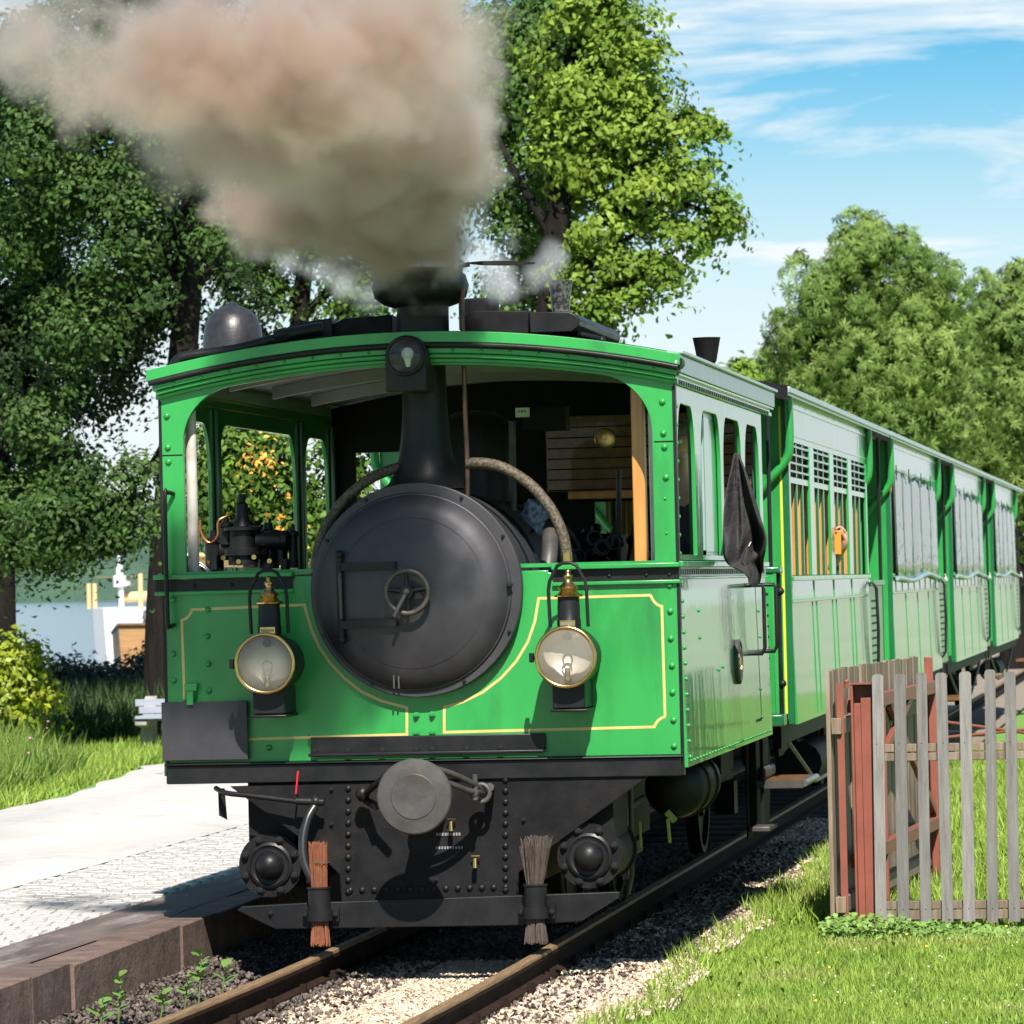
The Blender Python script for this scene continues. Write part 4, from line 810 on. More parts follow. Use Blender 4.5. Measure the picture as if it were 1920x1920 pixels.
# roof fittings
dm = W(437, 640, 20.75)
dome = obj('warning_bell', MB().lathe([(.152, -.01), (.150, .02), (.147, .1), (.138, .17), (.118, .225), (.085, .258), (.045, .275), (.03, .283), (.016, .292), (.012, .3), (.001, .303)], (dm.x, 20.75, 2.80), (0, 0, 1), 44), mat('bell_black', (.03, .029, .033), (.018, .017, .02), rough=.36, scale=30, bump=.15, bscale=70), loco, 60)
pp = [W(325, 690, 20.05), W(333, 676, 20.05), W(352, 668, 20.05), W(440, 656, 20.05), W(520, 635, 20.05), W(602, 617, 20.1)]
obj('roof_pipe', MB().tube(pp, .026, 12, 4), BLACK, loco, 60)
a, b_ = W(519, 632, 20.05), W(540, 627, 20.06)
obj('pipe_union', MB().tube([a+(a-b_)*.2, b_], .036, 8).tube([b_, W(605, 616, 20.08)], .032, 10), BLACK, loco, 40)
def roofbox(name, x0, x1, top0, top1, bot, Y0, Y1, m=BLACKM):
    A, B = W(x0, top0, Y0), W(x1, top1, Y0); zb0, zb1 = zc(A.x)+.12, zc(B.x)+.12
    mb = MB(); mb.rings([[(A.x, y, zb0), (A.x, y, A.z-.03), (A.x+.05, y, A.z), (B.x, y, B.z), (B.x, y, zb1)] for y in (Y0, Y1)])
    return obj(name, mb, m, loco, 30, .006)
roofbox('roof_condenser', 530, 622, 607, 596, 630, 20.25, 21.6, BLACK)
roofbox('roof_condenser', 623, 735, 598, 590, 630, 20.3, 21.6)
roofbox('roof_condenser', 868, 990, 583, 582, 620, 20.3, 22.6)
A = W(992, 585, 20.25); B = W(1090, 600, 20.25)
rb = obj('roof_water_box', MB().rings([[(A.x, y, A.z-.10), (A.x, y, A.z), (A.x+.19, y, A.z-.004), (A.x+.22, y, A.z-.018), (A.x+.24, y, A.z-.045), (A.x+.235, y, A.z-.075), (A.x+.2, y, A.z-.1)] for y in (20.25, 21.7)]), BLACK, loco, 30, .006)
obj('box_pipe', MB().tube([W(1080, 625, 20.35), W(1108, 632, 20.4), W(1128, 637, 20.45)], .014, 8).sphere(W(1128, 638, 20.45), .02), BLACK, loco, 60)
d = W(898, 580, 21.3)
obj('roof_drum', MB().lathe([(.10, -.1), (.10, .04), (.09, .05), (.001, .05)], d, (0, 0, 1), 32), BLACKM, loco, 40)
d = W(1052, 590, 21.2)
obj('steam_outlet', MB().lathe([(.04, -.12), (.042, 0), (.05, .1), (.062, .165), (.058, .168), (.045, .05)], d, (0, 0, 1), 28), mat('mottled_zinc', (.2, .19, .2), (.05, .05, .055), rough=.35, metal=.7, scale=60, lo=.45, hi=.55), loco, 40)
obj('corner_lamp', MB().lathe([(.028, 0), (.03, .03), (.03, .09), (.001, .095)], W(1268, 680, 19.93), (0, 1, 0), 20), BLACK, loco, 40)
obj('corner_lamp_lens', MB().sphere(W(1268, 679, 19.93), .017, 12), REFLECTOR, loco, 60)
d = WX(1326, 690, -2.62)
obj('stove_pipe', MB().lathe([(.045, -.15), (.045, .03), (.052, .035), (.075, .16), (.078, .165), (.06, .166)], d, (0, 0, 1), 24), BLACKM, loco, 40)
# pipes and braided hoses before the boiler
obj('whistle_pipe', MB().tube([W(868, 520, 20.2), W(866, 570, 20.12), W(869, 640, 20.12), W(872, 770, 20.12), W(876, 870, 20.12), W(876, 930, 20.12)], .0115, 8, 3), COPPER, loco, 60)
obj('braided_hose', MB().tube([W(876, 869, 20.12), W(910, 869, 20.1), W(950, 880, 20.08), W(998, 912, 20.07), W(1035, 958, 20.06), W(1056, 1005, 20.05), W(1062, 1040, 20.05)], .0265, 14, 5), BRAID, loco, 60)
obj('hose_end', MB().tube([W(1062, 1036, 20.05), W(1064, 1066, 20.05)], .027, 14).tube([W(876, 869, 20.115), W(898, 869, 20.105)], .020, 12), BRASS, loco, 60)
obj('braided_hose', MB().tube([W(770, 872, 20.2), W(735, 880, 20.14), W(690, 900, 20.08), W(645, 938, 20.07), W(612, 985, 20.06), W(597, 1030, 20.05), W(593, 1062, 20.05)], .0245, 14, 5), BRAID, loco, 60)
obj('hose_end', MB().tube([W(593, 1050, 20.05), W(592, 1084, 20.05)], .026, 14), COPPER, loco, 60)
obj('lagged_pipe', MB().tube([W(1032, 1000, 20.5), W(1030, 1040, 20.4), W(1026, 1075, 20.35)], [.04, .04, .036], 12, 4), IRON, loco, 60)
# air pump in the left window
mb = MB()
q = W(455, 1020, 20.5)
mb.lathe([(.07, -.1), (.07, -.06), (.09, -.055), (.09, -.02), (.065, -.015), (.065, .06), (.09, .065), (.09, .08), (.05, .085), (.03, .13), (.03, .19), (.018, .2), (.018, .24)], q, (0, 0, 1), 20)
for dx, r, z0, z1 in ((-.16, .045, -.12, .03), (.11, .05, -.12, .06), (-.08, .03, 0, .1), (.18, .03, -.1, .02), (.24, .022, -.12, .05)):
    mb.lathe([(r, z0), (r, z1-.02), (r*1.3, z1-.015), (r*1.3, z1), (r*.5, z1+.01), (r*.4, z1+.04)], q+Vector((dx, random.uniform(-.05, .1), 0)), (0, 0, 1), 14)
mb.lathe([(.055, 0), (.055, .2), (.065, .205), (.065, .24)], q+Vector((-.12, .05, -.02)), (1, 0, 0), 16).lathe([(.04, 0), (.04, .12), (.05, .125), (.05, .15)], q+Vector((.07, 0, .01)), (1, 0, 0), 16)
mb.box(q.x-.2, q.x+.2, 20.4, 20.7, 1.70, 1.765)
obj('air_pump', mb, BLACK, loco, 40)
mb = MB()
for k in range(5): mb.lathe([(.012, 0), (.012, .02)], q+Vector((-.15+k*.075, -.08, -.085+.02*(k % 2))), (0, -1, 0), 8)
obj('pump_union', mb, BRASS, loco, 40)
obj('copper_tube', MB().tube([W(376, 975, 20.4), W(378, 1000, 20.4), W(393, 1018, 20.4), W(408, 1005, 20.4), W(409, 978, 20.4), W(425, 968, 20.42), W(440, 963, 20.45)], .006, 8, 5).tube([W(352, 985, 20.45), W(362, 975, 20.45), W(372, 985, 20.45), W(374, 1020, 20.45)], .005, 8, 4), mat('bright_copper', (.75, .27, .1), rough=.3, metal=1), loco, 60)
obj('lubricator_tube', MB().tube([W(355, 1052, 20.3), W(375, 1060, 20.3), W(388, 1070, 20.3), W(393, 1086, 20.3)], .005, 8, 4).tube([W(364, 1050, 20.3), W(380, 1058, 20.3), W(392, 1070, 20.3), W(396, 1086, 20.3)], .004, 8, 4), STEEL, loco, 60)
p = W(345, 1060, 20.2)
obj('pipe_valve', MB().lathe([(.03, -.04), (.03, -.02), (.02, -.015), (.02, .02), (.028, .025), (.028, .04), (.015, .045)], p, (0, 0, 1), 14).lathe([(.022, -.05), (.022, .03)], W(535, 1060, 20.3), (0, 0, 1), 12), BLACK, loco, 50)
# steps behind the right corner
st = obj('footstep', MB().box(XR-.12, XR+.0, 24.0, 24.25, .30, .33), IRON, loco, 30, .006)
obj('step_bracket', MB().box(XR-.13, XR-.121, 24.0, 24.22, .26, .82).bar((XR-.06, 24.22, .82), (XR-.06, 24.22, .33), .02, .02), BLACKM, loco, 30)
# interior floor darkness under the cab: ash pan
obj('ash_pan', MB().box(XC-.42, XC+.42, 21.7, 23.2, .2, .45), BLACKM, loco, 30, .01)

# ------------------------------------------------------------------ coaches
XCR, XCL = -2.372, -4.80
def zr(x): return 2.785+.13*(1-((x-XC)/1.235)**2)
BODY0, BODY1, LEN, PITCH = .38, 6.45, 8.38, 8.5
def coach(a, kind, label):
    t = thing('tram_coach', label, 'railway coach', (XC, a+4, 0), 'green coaches coupled behind the locomotive')
    xs = np.linspace(XC-1.26, XC+1.26, 22)
    obj('roof', MB().rings([[(x, y, zr(x)+.02) for x in xs]+[(x, y, zr(x)-.03) for x in xs[::-1]] for y in (a, a+.04, a+LEN)]), PALE, t, 30)
    obj('roof_end', MB().rings([[(x, y, zr(x)+.024) for x in xs]+[(x, y, zr(x)-.06) for x in xs[::-1]] for y in (a-.05, a-.0005)]), BLACKM, t, 30)
    obj('ceiling', MB().box(XCL+.05, XCR-.05, a+.1, a+LEN-.1, 2.73, 2.745), WOODD, t)
    b0, b1 = a+BODY0, a+BODY1
    obj('floor', MB().box(XCL+.03, XCR-.03, a+.0, a+LEN, .84, .90), BLACKM, t)
    nb = 4; step = (b1-b0-.1)/nb
    for s, X in ((1, XCR), (-1, XCL)):
        xo = X
        obj('side_panel', leanpanel(X, s, .03, b0, b1, .835, 1.70), GREENG, t, 30)
        obj('letter_board', MB().box(*sorted((X, X-.04*s)), b0, b1, 2.50, 2.76), GREENG, t, 30)
        obj('letter_board_moulding', MB().box(*sorted((X+.0005*s, X+.008*s)), b0, b1, 2.70, 2.715).box(*sorted((X+.0005*s, X+.008*s)), b0, b1, 2.535, 2.545), GREENG, t, 30)
        obj('gutter', MB().box(*sorted((X-.02*s, X+.06*s)), a+.005, a+LEN-.005, 2.762, 2.80), PALE, t, 30, .006)
        obj('waist_rail', MB().box(*sorted((X+.0005*s, X+.02*s)), b0, b1, 1.675, 1.705).box(*sorted((X+.0005*s, X+.012*s)), b0, b1, 1.545, 1.565), GREENG, t, 30, .003)
        obj('inner_lining', MB().box(*sorted((X-.035*s, X-.055*s)), b0+.05, b1-.05, .92, 1.69).box(*sorted((X-.045*s, X-.065*s)), b0+.05, b1-.05, 2.42, 2.72), WOOD, t)
        sm1 = mesh_of('cover_strip', leanpanel(0, s, .004, -.02, .02, .86, 1.544, .0172), GREENG, 30) if s > 0 or True else None
        sm2 = mesh_of('cover_strip', MB().box(*sorted((.0005*s, .007*s)), -.012, .012, 1.566, 1.674), GREENG, 30)
        for i in range(nb):
            y0 = b0+.05+i*step
            for k in range(4):
                y = y0+k*step/4
                if i and not k:
                    for dd in ((-.15, .15) if kind == 'A' else (0,)): inst('cover_strip', sm1, t, (X+.009*s, y+dd, 0))
                if kind == 'B' and k in (0, 2) or kind == 'A' and k: continue
                inst('cover_strip', sm2, t, (X, y, 0), None, (1, 1, 1))
        for i in range(nb+1):
            y = b0+.05+i*step
            p = obj('window_pillar', MB().box(*sorted((X+.006*s, X-.014*s)), y-(.15 if 0 < i < nb else .05), y+(.15 if 0 < i < nb else .05), 1.706, 2.499), GREENG, t, 30, .004)
            if i < nb:
                for k in (1, 2):
                    yy = y+.15+(step-.3)*k/3
                    q = obj('window_mullion', MB().box(*sorted((X-.003*s, X-.019*s)), yy-.03, yy+.03, 1.706, 2.499), GREEND, t, 30, .004)
                    obj('wood_frame', MB().box(*sorted((X-.0195*s, X-.09*s)), yy-.028, yy+.028, 1.706, 2.419), WOOD, q, 30, .004)
        if kind == 'A':
            for i in range(nb):
                y0, y1 = b0+.05+i*step+(.151 if i else .051), b0+.05+(i+1)*step-(.151 if i < nb-1 else .051)
                v = obj('vent_frame', MB().box(*sorted((X-.002*s, X-.03*s)), y0, y1, 2.255, 2.29), GREENG, t, 30)
                for k in range(4): obj('louvre', MB().bar((X-.012*s, y0, 2.325+k*.05), (X-.012*s, y1, 2.325+k*.05), .03, .012), PALE, v, 30)
                obj('vent_backing', MB().box(*sorted((X-.04*s, X-.045*s)), y0, y1, 2.29, 2.499), BLACKM, v, 30)
        else:
            n = 26; rows = []
            for j in range(9):
                z = 2.52-.84*j/8; f = j/8
                rows.append([(X+s*(.018+.012*f**2+.004*math.sin(i*.9+j*.5)*f+.006*f*math.sin(i*.33+a)), b0+.2+(b1-b0-.4)*i/n, z-.008*f*math.sin(i*.45+1.+a)-.02*f*f*math.sin(i*.25)) for i in range(n+1)])
            mb = MB(); vv = [[mb.b.verts.new(p) for p in r] for r in rows]
            for j in range(8):
                for i in range(n): mb.b.faces.new((vv[j][i], vv[j][i+1], vv[j+1][i+1], vv[j+1][i]))
            bl = obj('window_blind', mb, PLASTIC, t, 60)
            so2 = bl.modifiers.new('thick', 'SOLIDIFY'); so2.thickness = .004
            for i_ in (5, 10, 15, 21): obj('blind_seam', MB().tube([Vector(rows[j_][i_])+Vector((.003*s, 0, 0)) for j_ in range(9)], .0025, 4), GREEND, bl, 0)
            obj('blind_roller', MB().tube([Vector(p)+Vector((.0, 0, -.012)) for p in rows[-1]], .019, 8), PALE, bl, 60)
            obj('blind_cord', MB().tube([(X+.08*s, b1-.25, 1.69), (X+.1*s, b1-.2, 1.62), (X+.07*s, b1-.1, 1.66)], .006, 6, 4), PAPER, bl, 60)
            for yy in (.8, 2.3, 3.9, 5.2): obj('blind_strap', MB().box(*sorted((X+.024*s, X+.031*s)), a+yy, a+yy+.02, 2.44, 2.56), BLACKM, bl, 30)
        # brackets from the eaves to the end walls, platform rods, gates and handrails
        for y, d in ((b0-.02, 0), (b1+.02, 1)):
            obj('eaves_bracket', MB().tube([(X+.02*s, y-.06+.12*d, 2.76), (X+.02*s, y-.06+.12*d, 2.46), (X-.02*s, y-.06+.12*d, 2.36), (X-.13*s, y-.06+.12*d, 2.24), (X-.24*s, y-.03+.06*d, 2.1)], .026, 10, 4), GREEN, t, 60)
        yb = a+LEN-.25
        for y in (b1+.25, yb): obj('platform_post', MB().tube([(X-.03*s, y, .9), (X-.03*s, y, 2.74)], .014, 8), BLACK, t, 60)
        g_ = obj('platform_gate', MB().box(*sorted((X-.02*s, X-.035*s)), b1+.3, yb, .86, 1.62).box(*sorted((X+.0*s, X-.05*s)), b1+.28, yb, 1.62, 1.66), GREEN, t, 30, .004)
        for k in range(11): obj('gate_slot', MB().box(*sorted((X-.019*s, X-.0195*s)), b1+.5, b1+1.2, .95+k*.055, .965+k*.055), BLACKM, g_, 0)
        for y in (b1+.1,): obj('long_handrail', MB().tube([(X-.01*s, y, 1.62), (X+.05*s, y, 1.60), (X+.05*s, y, .98), (X-.01*s, y, .96)], .012, 8, 2), BLACK, t, 60)
        fs = obj('footboard', MB().box(*sorted((X-.06*s, X+.17*s)), b1+.5, b1+1.2, .52, .55), WOODD, t, 30)
        obj('footboard_edge', MB().tube([(X+.17*s, b1+.5, .535), (X+.17*s, b1+1.2, .535)], .018, 8), STEEL, fs, 60)
        obj('step_bracket', MB().bar((X-.02*s, b1+.55, .52), (X-.02*s, b1+.55, .84), .02, .03).bar((X-.02*s, b1+1.15, .52), (X-.02*s, b1+1.15, .84), .02, .03), BLACKM, t, 30)
    for y, d in ((b0, -1), (b1, 1)):
        e = MB().prism([[(XCL+.02, .86), (XCR-.01, .86), (XCR-.01, 2.76), (XCL+.02, 2.76)], [(XC-.36, .92), (XC-.36, 2.5), (XC+.36, 2.5), (XC+.36, .92)],
            [(XC+.5, 1.75), (XC+.5, 2.45), (XCR-.2, 2.45), (XCR-.2, 1.75)], [(XCL+.2, 1.75), (XCL+.2, 2.45), (XC-.5, 2.45), (XC-.5, 1.75)]], y, y+.04*d)
        ew = obj('end_wall', e, GREEN, t, 30)
        if d < 0:
            if kind == 'A': obj('yellow_corner_line', MB().box(XCR-.045, XCR-.032, y-.0415, y-.0401, .84, 2.7), YELLOW, ew, 0)
            obj('corner_post', MB().box(XCR-.028, XCR+.009, y-.043, y-.0005, .836, 2.76), GREEND, ew, 30, .003)
    # underframe
    obj('sole_bar', MB().box(XCR-.10, XCR-.06, a+.2, a+LEN-.1, .72, .838).box(XCL+.06, XCL+.10, a+.2, a+LEN-.1, .72, .838), BLACKM, t)
    obj('buffer_block', MB().box(XC-.12, XC+.12, a-.25, a+.2, .6, .83).box(XC-.12, XC+.12, a+LEN-.1, a+LEN+.1, .6, .83), BLACKM, t)
    for sx in (-1, 1):
        for y in (a+1.7, a+5.6):
            obj('wheel', MB().lathe([(.33, -.03), (.32, .05), (.28, .05), (.28, .02), (.1, .02), (.09, .05), (.001, .05)], (XC+.47*sx, y, .33), (sx, 0, 0), 28), BLACKM, t, 40)
            obj('axle_box', MB().box(*sorted((XC+.6*sx, XC+.72*sx)), y-.1, y+.1, .25, .45).box(*sorted((XC+.6*sx, XC+.66*sx)), y-.45, y+.45, .45, .5).box(*sorted((XC+.6*sx, XC+.66*sx)), y-.25, y+.25, .5, .72), BLACKM, t)
    obj('truss_rod', MB().tube([(XCR-.08, a+.8, .72), (XCR-.08, a+2.6, .4), (XCR-.08, a+4.8, .4), (XCR-.08, a+6.8, .72)], .014, 6), IRON, t, 60)
    obj('brake_gear', MB().box(XC-.4, XC+.4, a+2.6, a+4.6, .35, .7).tube([(XCR-.2, a+3, .5), (XCR-.2, a+4.3, .5)], .13, 14), BLACKM, t)
    if kind == 'A':      # bench backs seen through the openings
        for k in range(5): obj('bench_seat', MB().box(XCL+.12, XCR-.2, a+1+k*1.1, a+1.06+k*1.1, 1.25, 1.75).box(XCL+.12, XCR-.2, a+.75+k*1.1, a+1.3+k*1.1, 1.2, 1.25), WOOD, t)
    return t
A0 = 25.2
coach(A0, 'A', 'first green coach, open windows with pale louvres above and varnished frames')
cB = coach(A0+PITCH, 'B', 'second coach, clear plastic blinds let down, just behind the louvred coach')
for k, lb in ((2, 'third coach from the locomotive, clear plastic blinds over its windows'), (3, 'farthest coach of the train, clear blinds, at the photo edge')):
    c = copy_tree(cB); c.location = cB.location+Vector((0, PITCH*(k-1), 0)); c['label'] = lb
# concertina gate panel between locomotive and first coach
gp = thing('gangway_gate', 'narrow green slotted gangway gate between locomotive and first coach', 'gate', (-2.5, 24.55, .9))
yb = 24.5; x0, x1 = WX(1440, 1200, -2.47).x, -2.39
y0 = 24.5
obj('gate_panel', MB().box(-2.50, -2.372, y0, y0+.03, .93, 1.72), GREEN, gp, 30, .004)
for k in range(11): obj('gate_slot', MB().box(-2.475, -2.40, y0-.003, y0-.0005, 1.0+k*.06, 1.012+k*.06), BLACKM, gp, 0)
obj('gate_bracket', MB().box(-2.55, -2.33, y0-.01, y0+.2, 1.72, 1.76), GREEND, gp, 30, .01); obj('gate_bracket', MB().box(-2.5, -2.33, y0-.01, y0+.2, .86, .93), GREEND, gp, 30, .01)
obj('gate_post', MB().tube([(-2.345, y0+.06, .9), (-2.345, y0+.06, 1.76)], .013, 8).tube([(-2.41, y0+.3, 1.7), (-2.41, y0+.3, 2.75)], .012, 8), BLACK, gp, 60)
obj('gate_stop', MB().sphere((-2.335, y0+.05, 1.62), .022).sphere((-2.335, y0+.05, 1.1), .022), BLACK, gp, 60)
fs = thing('boarding_step', 'brown wooden boarding step with bright metal edge below the gangway', 'step', (-2.34, 24.4, .5))
obj('tread', MB().box(-2.46, -2.20, 24.2, 24.95, .545, .57), WOODD, fs, 30, .004)
obj('metal_edge', MB().tube([(-2.195, 24.2, .555), (-2.195, 24.95, .555)], .019, 12), STEEL, fs, 60)
obj('tread_side', MB().box(-2.46, -2.2, 24.185, 24.199, .53, .572), IRON, fs, 30)
obj('step_stop', MB().box(-2.46, -2.42, 24.3, 24.9, .571, .64), IRON, fs, 30, .02)
obj('step_hanger', MB().box(-2.49, -2.461, 24.2, 24.9, .30, .84), BLACKM, fs, 30)
obj('lower_tread', MB().box(-2.50, -2.38, 24.2, 24.5, .30, .32), IRON, fs, 30)

# ------------------------------------------------------------------ people
def skin_mesh(name, chains, m, parent, sub=2):
    """chains: lists of (point, radius); a chain whose first point repeats an earlier one is joined there"""
    verts, rad, ed, idx = [], [], [], {}
    off = rootloc(parent)
    for ch in chains:
        prev = None
        for p, r in ch:
            k = tuple(round(c, 4) for c in p)
            if k not in idx: idx[k] = len(verts); verts.append(Vector(p)-off); rad.append(r)
            i = idx[k]
            if prev is not None and prev != i: ed.append((prev, i))
            prev = i
    me = bpy.data.meshes.new(name); me.from_pydata(verts, ed, []); me.materials.append(m)
    o = bpy.data.objects.new(name, me); C.objects.link(o); o.parent = parent
    sk = o.modifiers.new('skin', 'SKIN'); sk.use_smooth_shade = True
    for i, r in enumerate(rad):
        rr = r if isinstance(r, tuple) else (r, r); me.skin_vertices[0].data[i].radius = rr
    me.skin_vertices[0].data[0].use_root = True
    ss = o.modifiers.new('smooth', 'SUBSURF'); ss.levels = sub; ss.render_levels = sub
    return o
def hand_chains(w, d, side, palm, curl):
    """wrist w, direction d (towards the fingers), side (towards the thumb), palm normal; fingers curled by curl"""
    w, d, side, palm = Vector(w), Vector(d).normalized(), Vector(side).normalized(), Vector(palm).normalized(); ch = []
    pc = w+d*.05; ch.append([(w, .024), (pc, (.034, .022))])
    for k, (o, l) in enumerate(((.031, .072), (.011, .08), (-.010, .075), (-.030, .06))):
        b = w+d*.088+side*o; a = 0; p = b; c = [(pc, (.034, .022)), (b, .0105)]
        for j in range(3):
            a += curl; p = p+(d*math.cos(a)+palm*math.sin(a))*l*(.42, .33, .25)[j]; c.append((p, (.0095, .0088, .0075)[j]))
        ch.append(c)
    t0 = w+d*.03+side*.032
    ch.append([(pc, (.034, .022)), (t0, .013), (t0+d*.03+side*.02+palm*.012, .0115), (t0+d*.062+side*.022+palm*.02, .0085)])
    return ch
# the driver, seen in part through the first side window
dp = thing('person', 'grey-haired driver in dark clothes standing inside the locomotive cab', 'person', (-2.66, 22.6, .92))
X0, Y0_ = -2.665, 22.5
hd = Vector((X0, Y0_, 2.40)); sh = 2.19
def V3(x, y, z): return (X0+x, Y0_+y, z)
ch = [[(V3(0, .02, 1.72), .14), (V3(0, .02, 1.95), .15), (V3(0, .02, 2.14), .13), (V3(0, .01, 2.24), .058), (V3(0, -.01, 2.33), .072), (V3(0, 0, 2.41), .092), (V3(0, .01, 2.47), .075)],
      [(V3(0, -.01, 2.33), .072), (V3(0, -.095, 2.372), .014)]]
for s in (-1, 1):
    ch.append([(V3(0, .02, 1.72), .14), (V3(.1*s, .02, 1.62), .095), (V3(.11*s, 0, 1.3), .065), (V3(.11*s, .02, .98), .042), (V3(.11*s, -.14, .95), .035)])
    el, wr = V3(.2*s, -.04, 1.86), V3(.15*s, -.28, 1.84)
    ch.append([(V3(0, .02, 2.14), .13), (V3(.15*s, .02, 2.12), .06), (el, .042), (wr, .028)]); hc = hand_chains(wr, (0, -1, -.1), (-s, 0, 0), (0, 0, -1), .5); ch += hc
    ch.append([(V3(0, 0, 2.41), .092), (V3(.088*s, .01, 2.40), .016)])
body = skin_mesh('body', ch, SKIN, dp)
clo = [[(V3(0, .021, 1.62), .155), (V3(0, .021, 1.9), .165), (V3(0, .021, 2.13), .142), (V3(0, .021, 2.2), .085)]]
for s in (-1, 1):
    clo.append([(V3(0, .021, 2.13), .142), (V3(.15*s, .021, 2.12), .074), (V3(.2*s, -.04, 1.86), .056)])
    clo.append([(V3(0, .021, 1.62), .155), (V3(.1*s, .021, 1.58), .112), (V3(.11*s, 0.001, 1.3), .082), (V3(.11*s, .021, 1.0), .062)])
skin_mesh('dark_clothes', clo, CLOTH, dp)
obj('hair', MB().sphere(hd+Vector((0, .022, .045)), .098, 16, (.98, 1.02, .82)), HAIR, dp, 60)
mb = MB()
for s in (-1, 1): mb.sphere(hd+Vector((.033*s, -.083, .012)), .012, 8)
obj('eyes', mb, PAPER, dp, 60)
obj('mouth', MB().box(X0-.022, X0+.022, Y0_-.084, Y0_-.07, 2.318, 2.324), INK, dp, 60)
# a passenger of the first coach holding a phone out of the window
hp = WX(1586, 1000, -2.315); py_ = hp.y
pp_ = thing('person', 'passenger at louvred coach window, bare hand outside gripping an orange phone', 'person', (-2.62, py_+.1, .9))
wr = Vector((-2.325, py_+.0, hp.z-.075)); el = Vector((-2.44, py_+.16, 1.74)); shd = Vector((-2.62, py_+.22, 1.93))
cx, cyy = -2.80, py_+.24
ch = [[((cx, cyy, 1.35), .14), ((cx, cyy, 1.65), .15), ((cx, cyy, 1.9), .13), ((cx, cyy-.01, 2.02), .055), ((cx+.01, cyy-.03, 2.10), .07), ((cx+.01, cyy-.02, 2.18), .09), ((cx+.01, cyy, 2.24), .07)],
      [((cx, cyy, 1.9), .13), (shd, .058), (el, .038), (wr, .026)],
      [((cx, cyy, 1.9), .13), ((cx-.19, cyy, 1.87), .058), ((cx-.24, cyy-.1, 1.62), .04), ((cx-.1, cyy-.25, 1.5), .03)],
      [((cx, cyy, 1.35), .14), ((cx-.1, cyy-.2, 1.32), .08), ((cx-.1, cyy-.42, 1.3), .06), ((cx-.1, cyy-.44, .95), .04)], [((cx, cyy, 1.35), .14), ((cx+.1, cyy-.2, 1.32), .08), ((cx+.1, cyy-.42, 1.3), .06), ((cx+.1, cyy-.44, .95), .04)],
      [((cx+.01, cyy-.03, 2.10), .07), ((cx+.01, cyy-.115, 2.14), .013)]]
ch += hand_chains(wr, (.02, 0, 1), (0, -1, .3), (-1, -.25, 0), .85)
skin_mesh('body', ch, SKIN, pp_)
skin_mesh('shirt', [[((cx, cyy+.001, 1.3), .155), ((cx, cyy+.001, 1.65), .165), ((cx, cyy+.001, 1.88), .142)], [((cx, cyy+.001, 1.88), .142), (shd+Vector((0, .001, 0)), .072)], [((cx, cyy+.001, 1.88), .142), ((cx-.19, cyy+.001, 1.86), .072), ((cx-.235, cyy-.08, 1.66), .055)]], CLOTH, pp_)
obj('hair', MB().sphere((cx+.01, cyy+.005, 2.21), .096, 14, (1, 1, .85)), HAIR, pp_, 60)
ph = thing('phone', 'phone in an orange case held out of the louvred coach window', 'phone', (hp.x-.055, py_-.03, hp.z-.03))
obj('case', MB().box(hp.x-.072, hp.x-.028, py_-.066, py_-.054, hp.z-.14, hp.z+.02), ORANGE, ph, 40, .005)
obj('camera_eye', MB().lathe([(.007, 0), (.007, .003), (.001, .003)], (hp.x-.06, py_-.066, hp.z+.005), (0, -1, 0), 12), BLACKM, ph, 40)
# the jacket hanging out of the locomotive's rear side window
rowsj = [(850, 1379, 1386), (860, 1377, 1390), (875, 1373, 1398), (900, 1368, 1408), (930, 1363, 1419), (965, 1361, 1429), (995, 1359, 1438), (1012, 1358.5, 1442), (1030, 1358, 1438), (1046, 1358, 1433), (1053, 1359, 1431), (1059, 1364, 1428), (1066, 1386, 1425), (1071, 1397, 1423), (1078, 1402, 1421), (1088, 1406, 1419), (1098, 1409, 1416)]
mb = MB(); vv = []; n = 18; bot = W(1400, 1090, 22)
for k, (py__, pl_, pr_) in enumerate(rowsj):
    t = k/(len(rowsj)-1); a = W(pl_, py__, 21.62); b = W(pr_, py__, 21.62); row = []
    for i in range(n+1):
        u = i/n; amp = min(1, t*2.2)*(1.2-.3*t)
        dy = amp*(.10*math.sin(u*6-t*4.5)+.05*math.sin(u*14-t*6)+.035*math.sin(t*19+u*8)+.02*math.sin(u*31+t*11))-.08*math.sin(u*math.pi)*amp
        q = a.lerp(b, u); row.append(mb.b.verts.new((q.x, q.y+dy, q.z+.012*math.sin(u*9+t*4)*amp)))
    vv.append(row)
for k in range(len(rowsj)-1):
    for i in range(n): mb.b.faces.new((vv[k][i], vv[k][i+1], vv[k+1][i+1], vv[k+1][i]))
jk = tag(obj('hanging_jacket', mb, CLOTH, None, 180, 0, bot), 'black jacket hanging out of the rear side window of the locomotive', 'jacket')
ss = jk.modifiers.new('thick', 'SOLIDIFY'); ss.thickness = .012
ss = jk.modifiers.new('smooth', 'SUBSURF'); ss.levels = 1; ss.render_levels = 2
obj('jacket_label', MB().bar(W(1404, 1024, 21.46), W(1408, 1016, 21.46), .004, .006, (0, 1, 0)), PAPER, jk, 0)
# cleaning rag on the boiler
q = W(1003, 970, 20.75); mb = MB(); rows = []
for i in range(8):
    t = i/7; rows.append([(q.x+(.02+.05*math.sin(math.pi*min(.95, t+.12)))*math.cos(a)*(1+.3*math.sin(3*a+i)), q.y+.05*math.sin(a), q.z+.075-.14*t+.018*math.sin(2*a+i*1.7)) for a in np.linspace(0, 2*math.pi, 16, endpoint=False)])
mb.rings(rows); tag(obj('cleaning_rag', mb, RAG, None, 60, 0, q), 'crumpled blue and white rag lying on the boiler in the cab', 'rag')

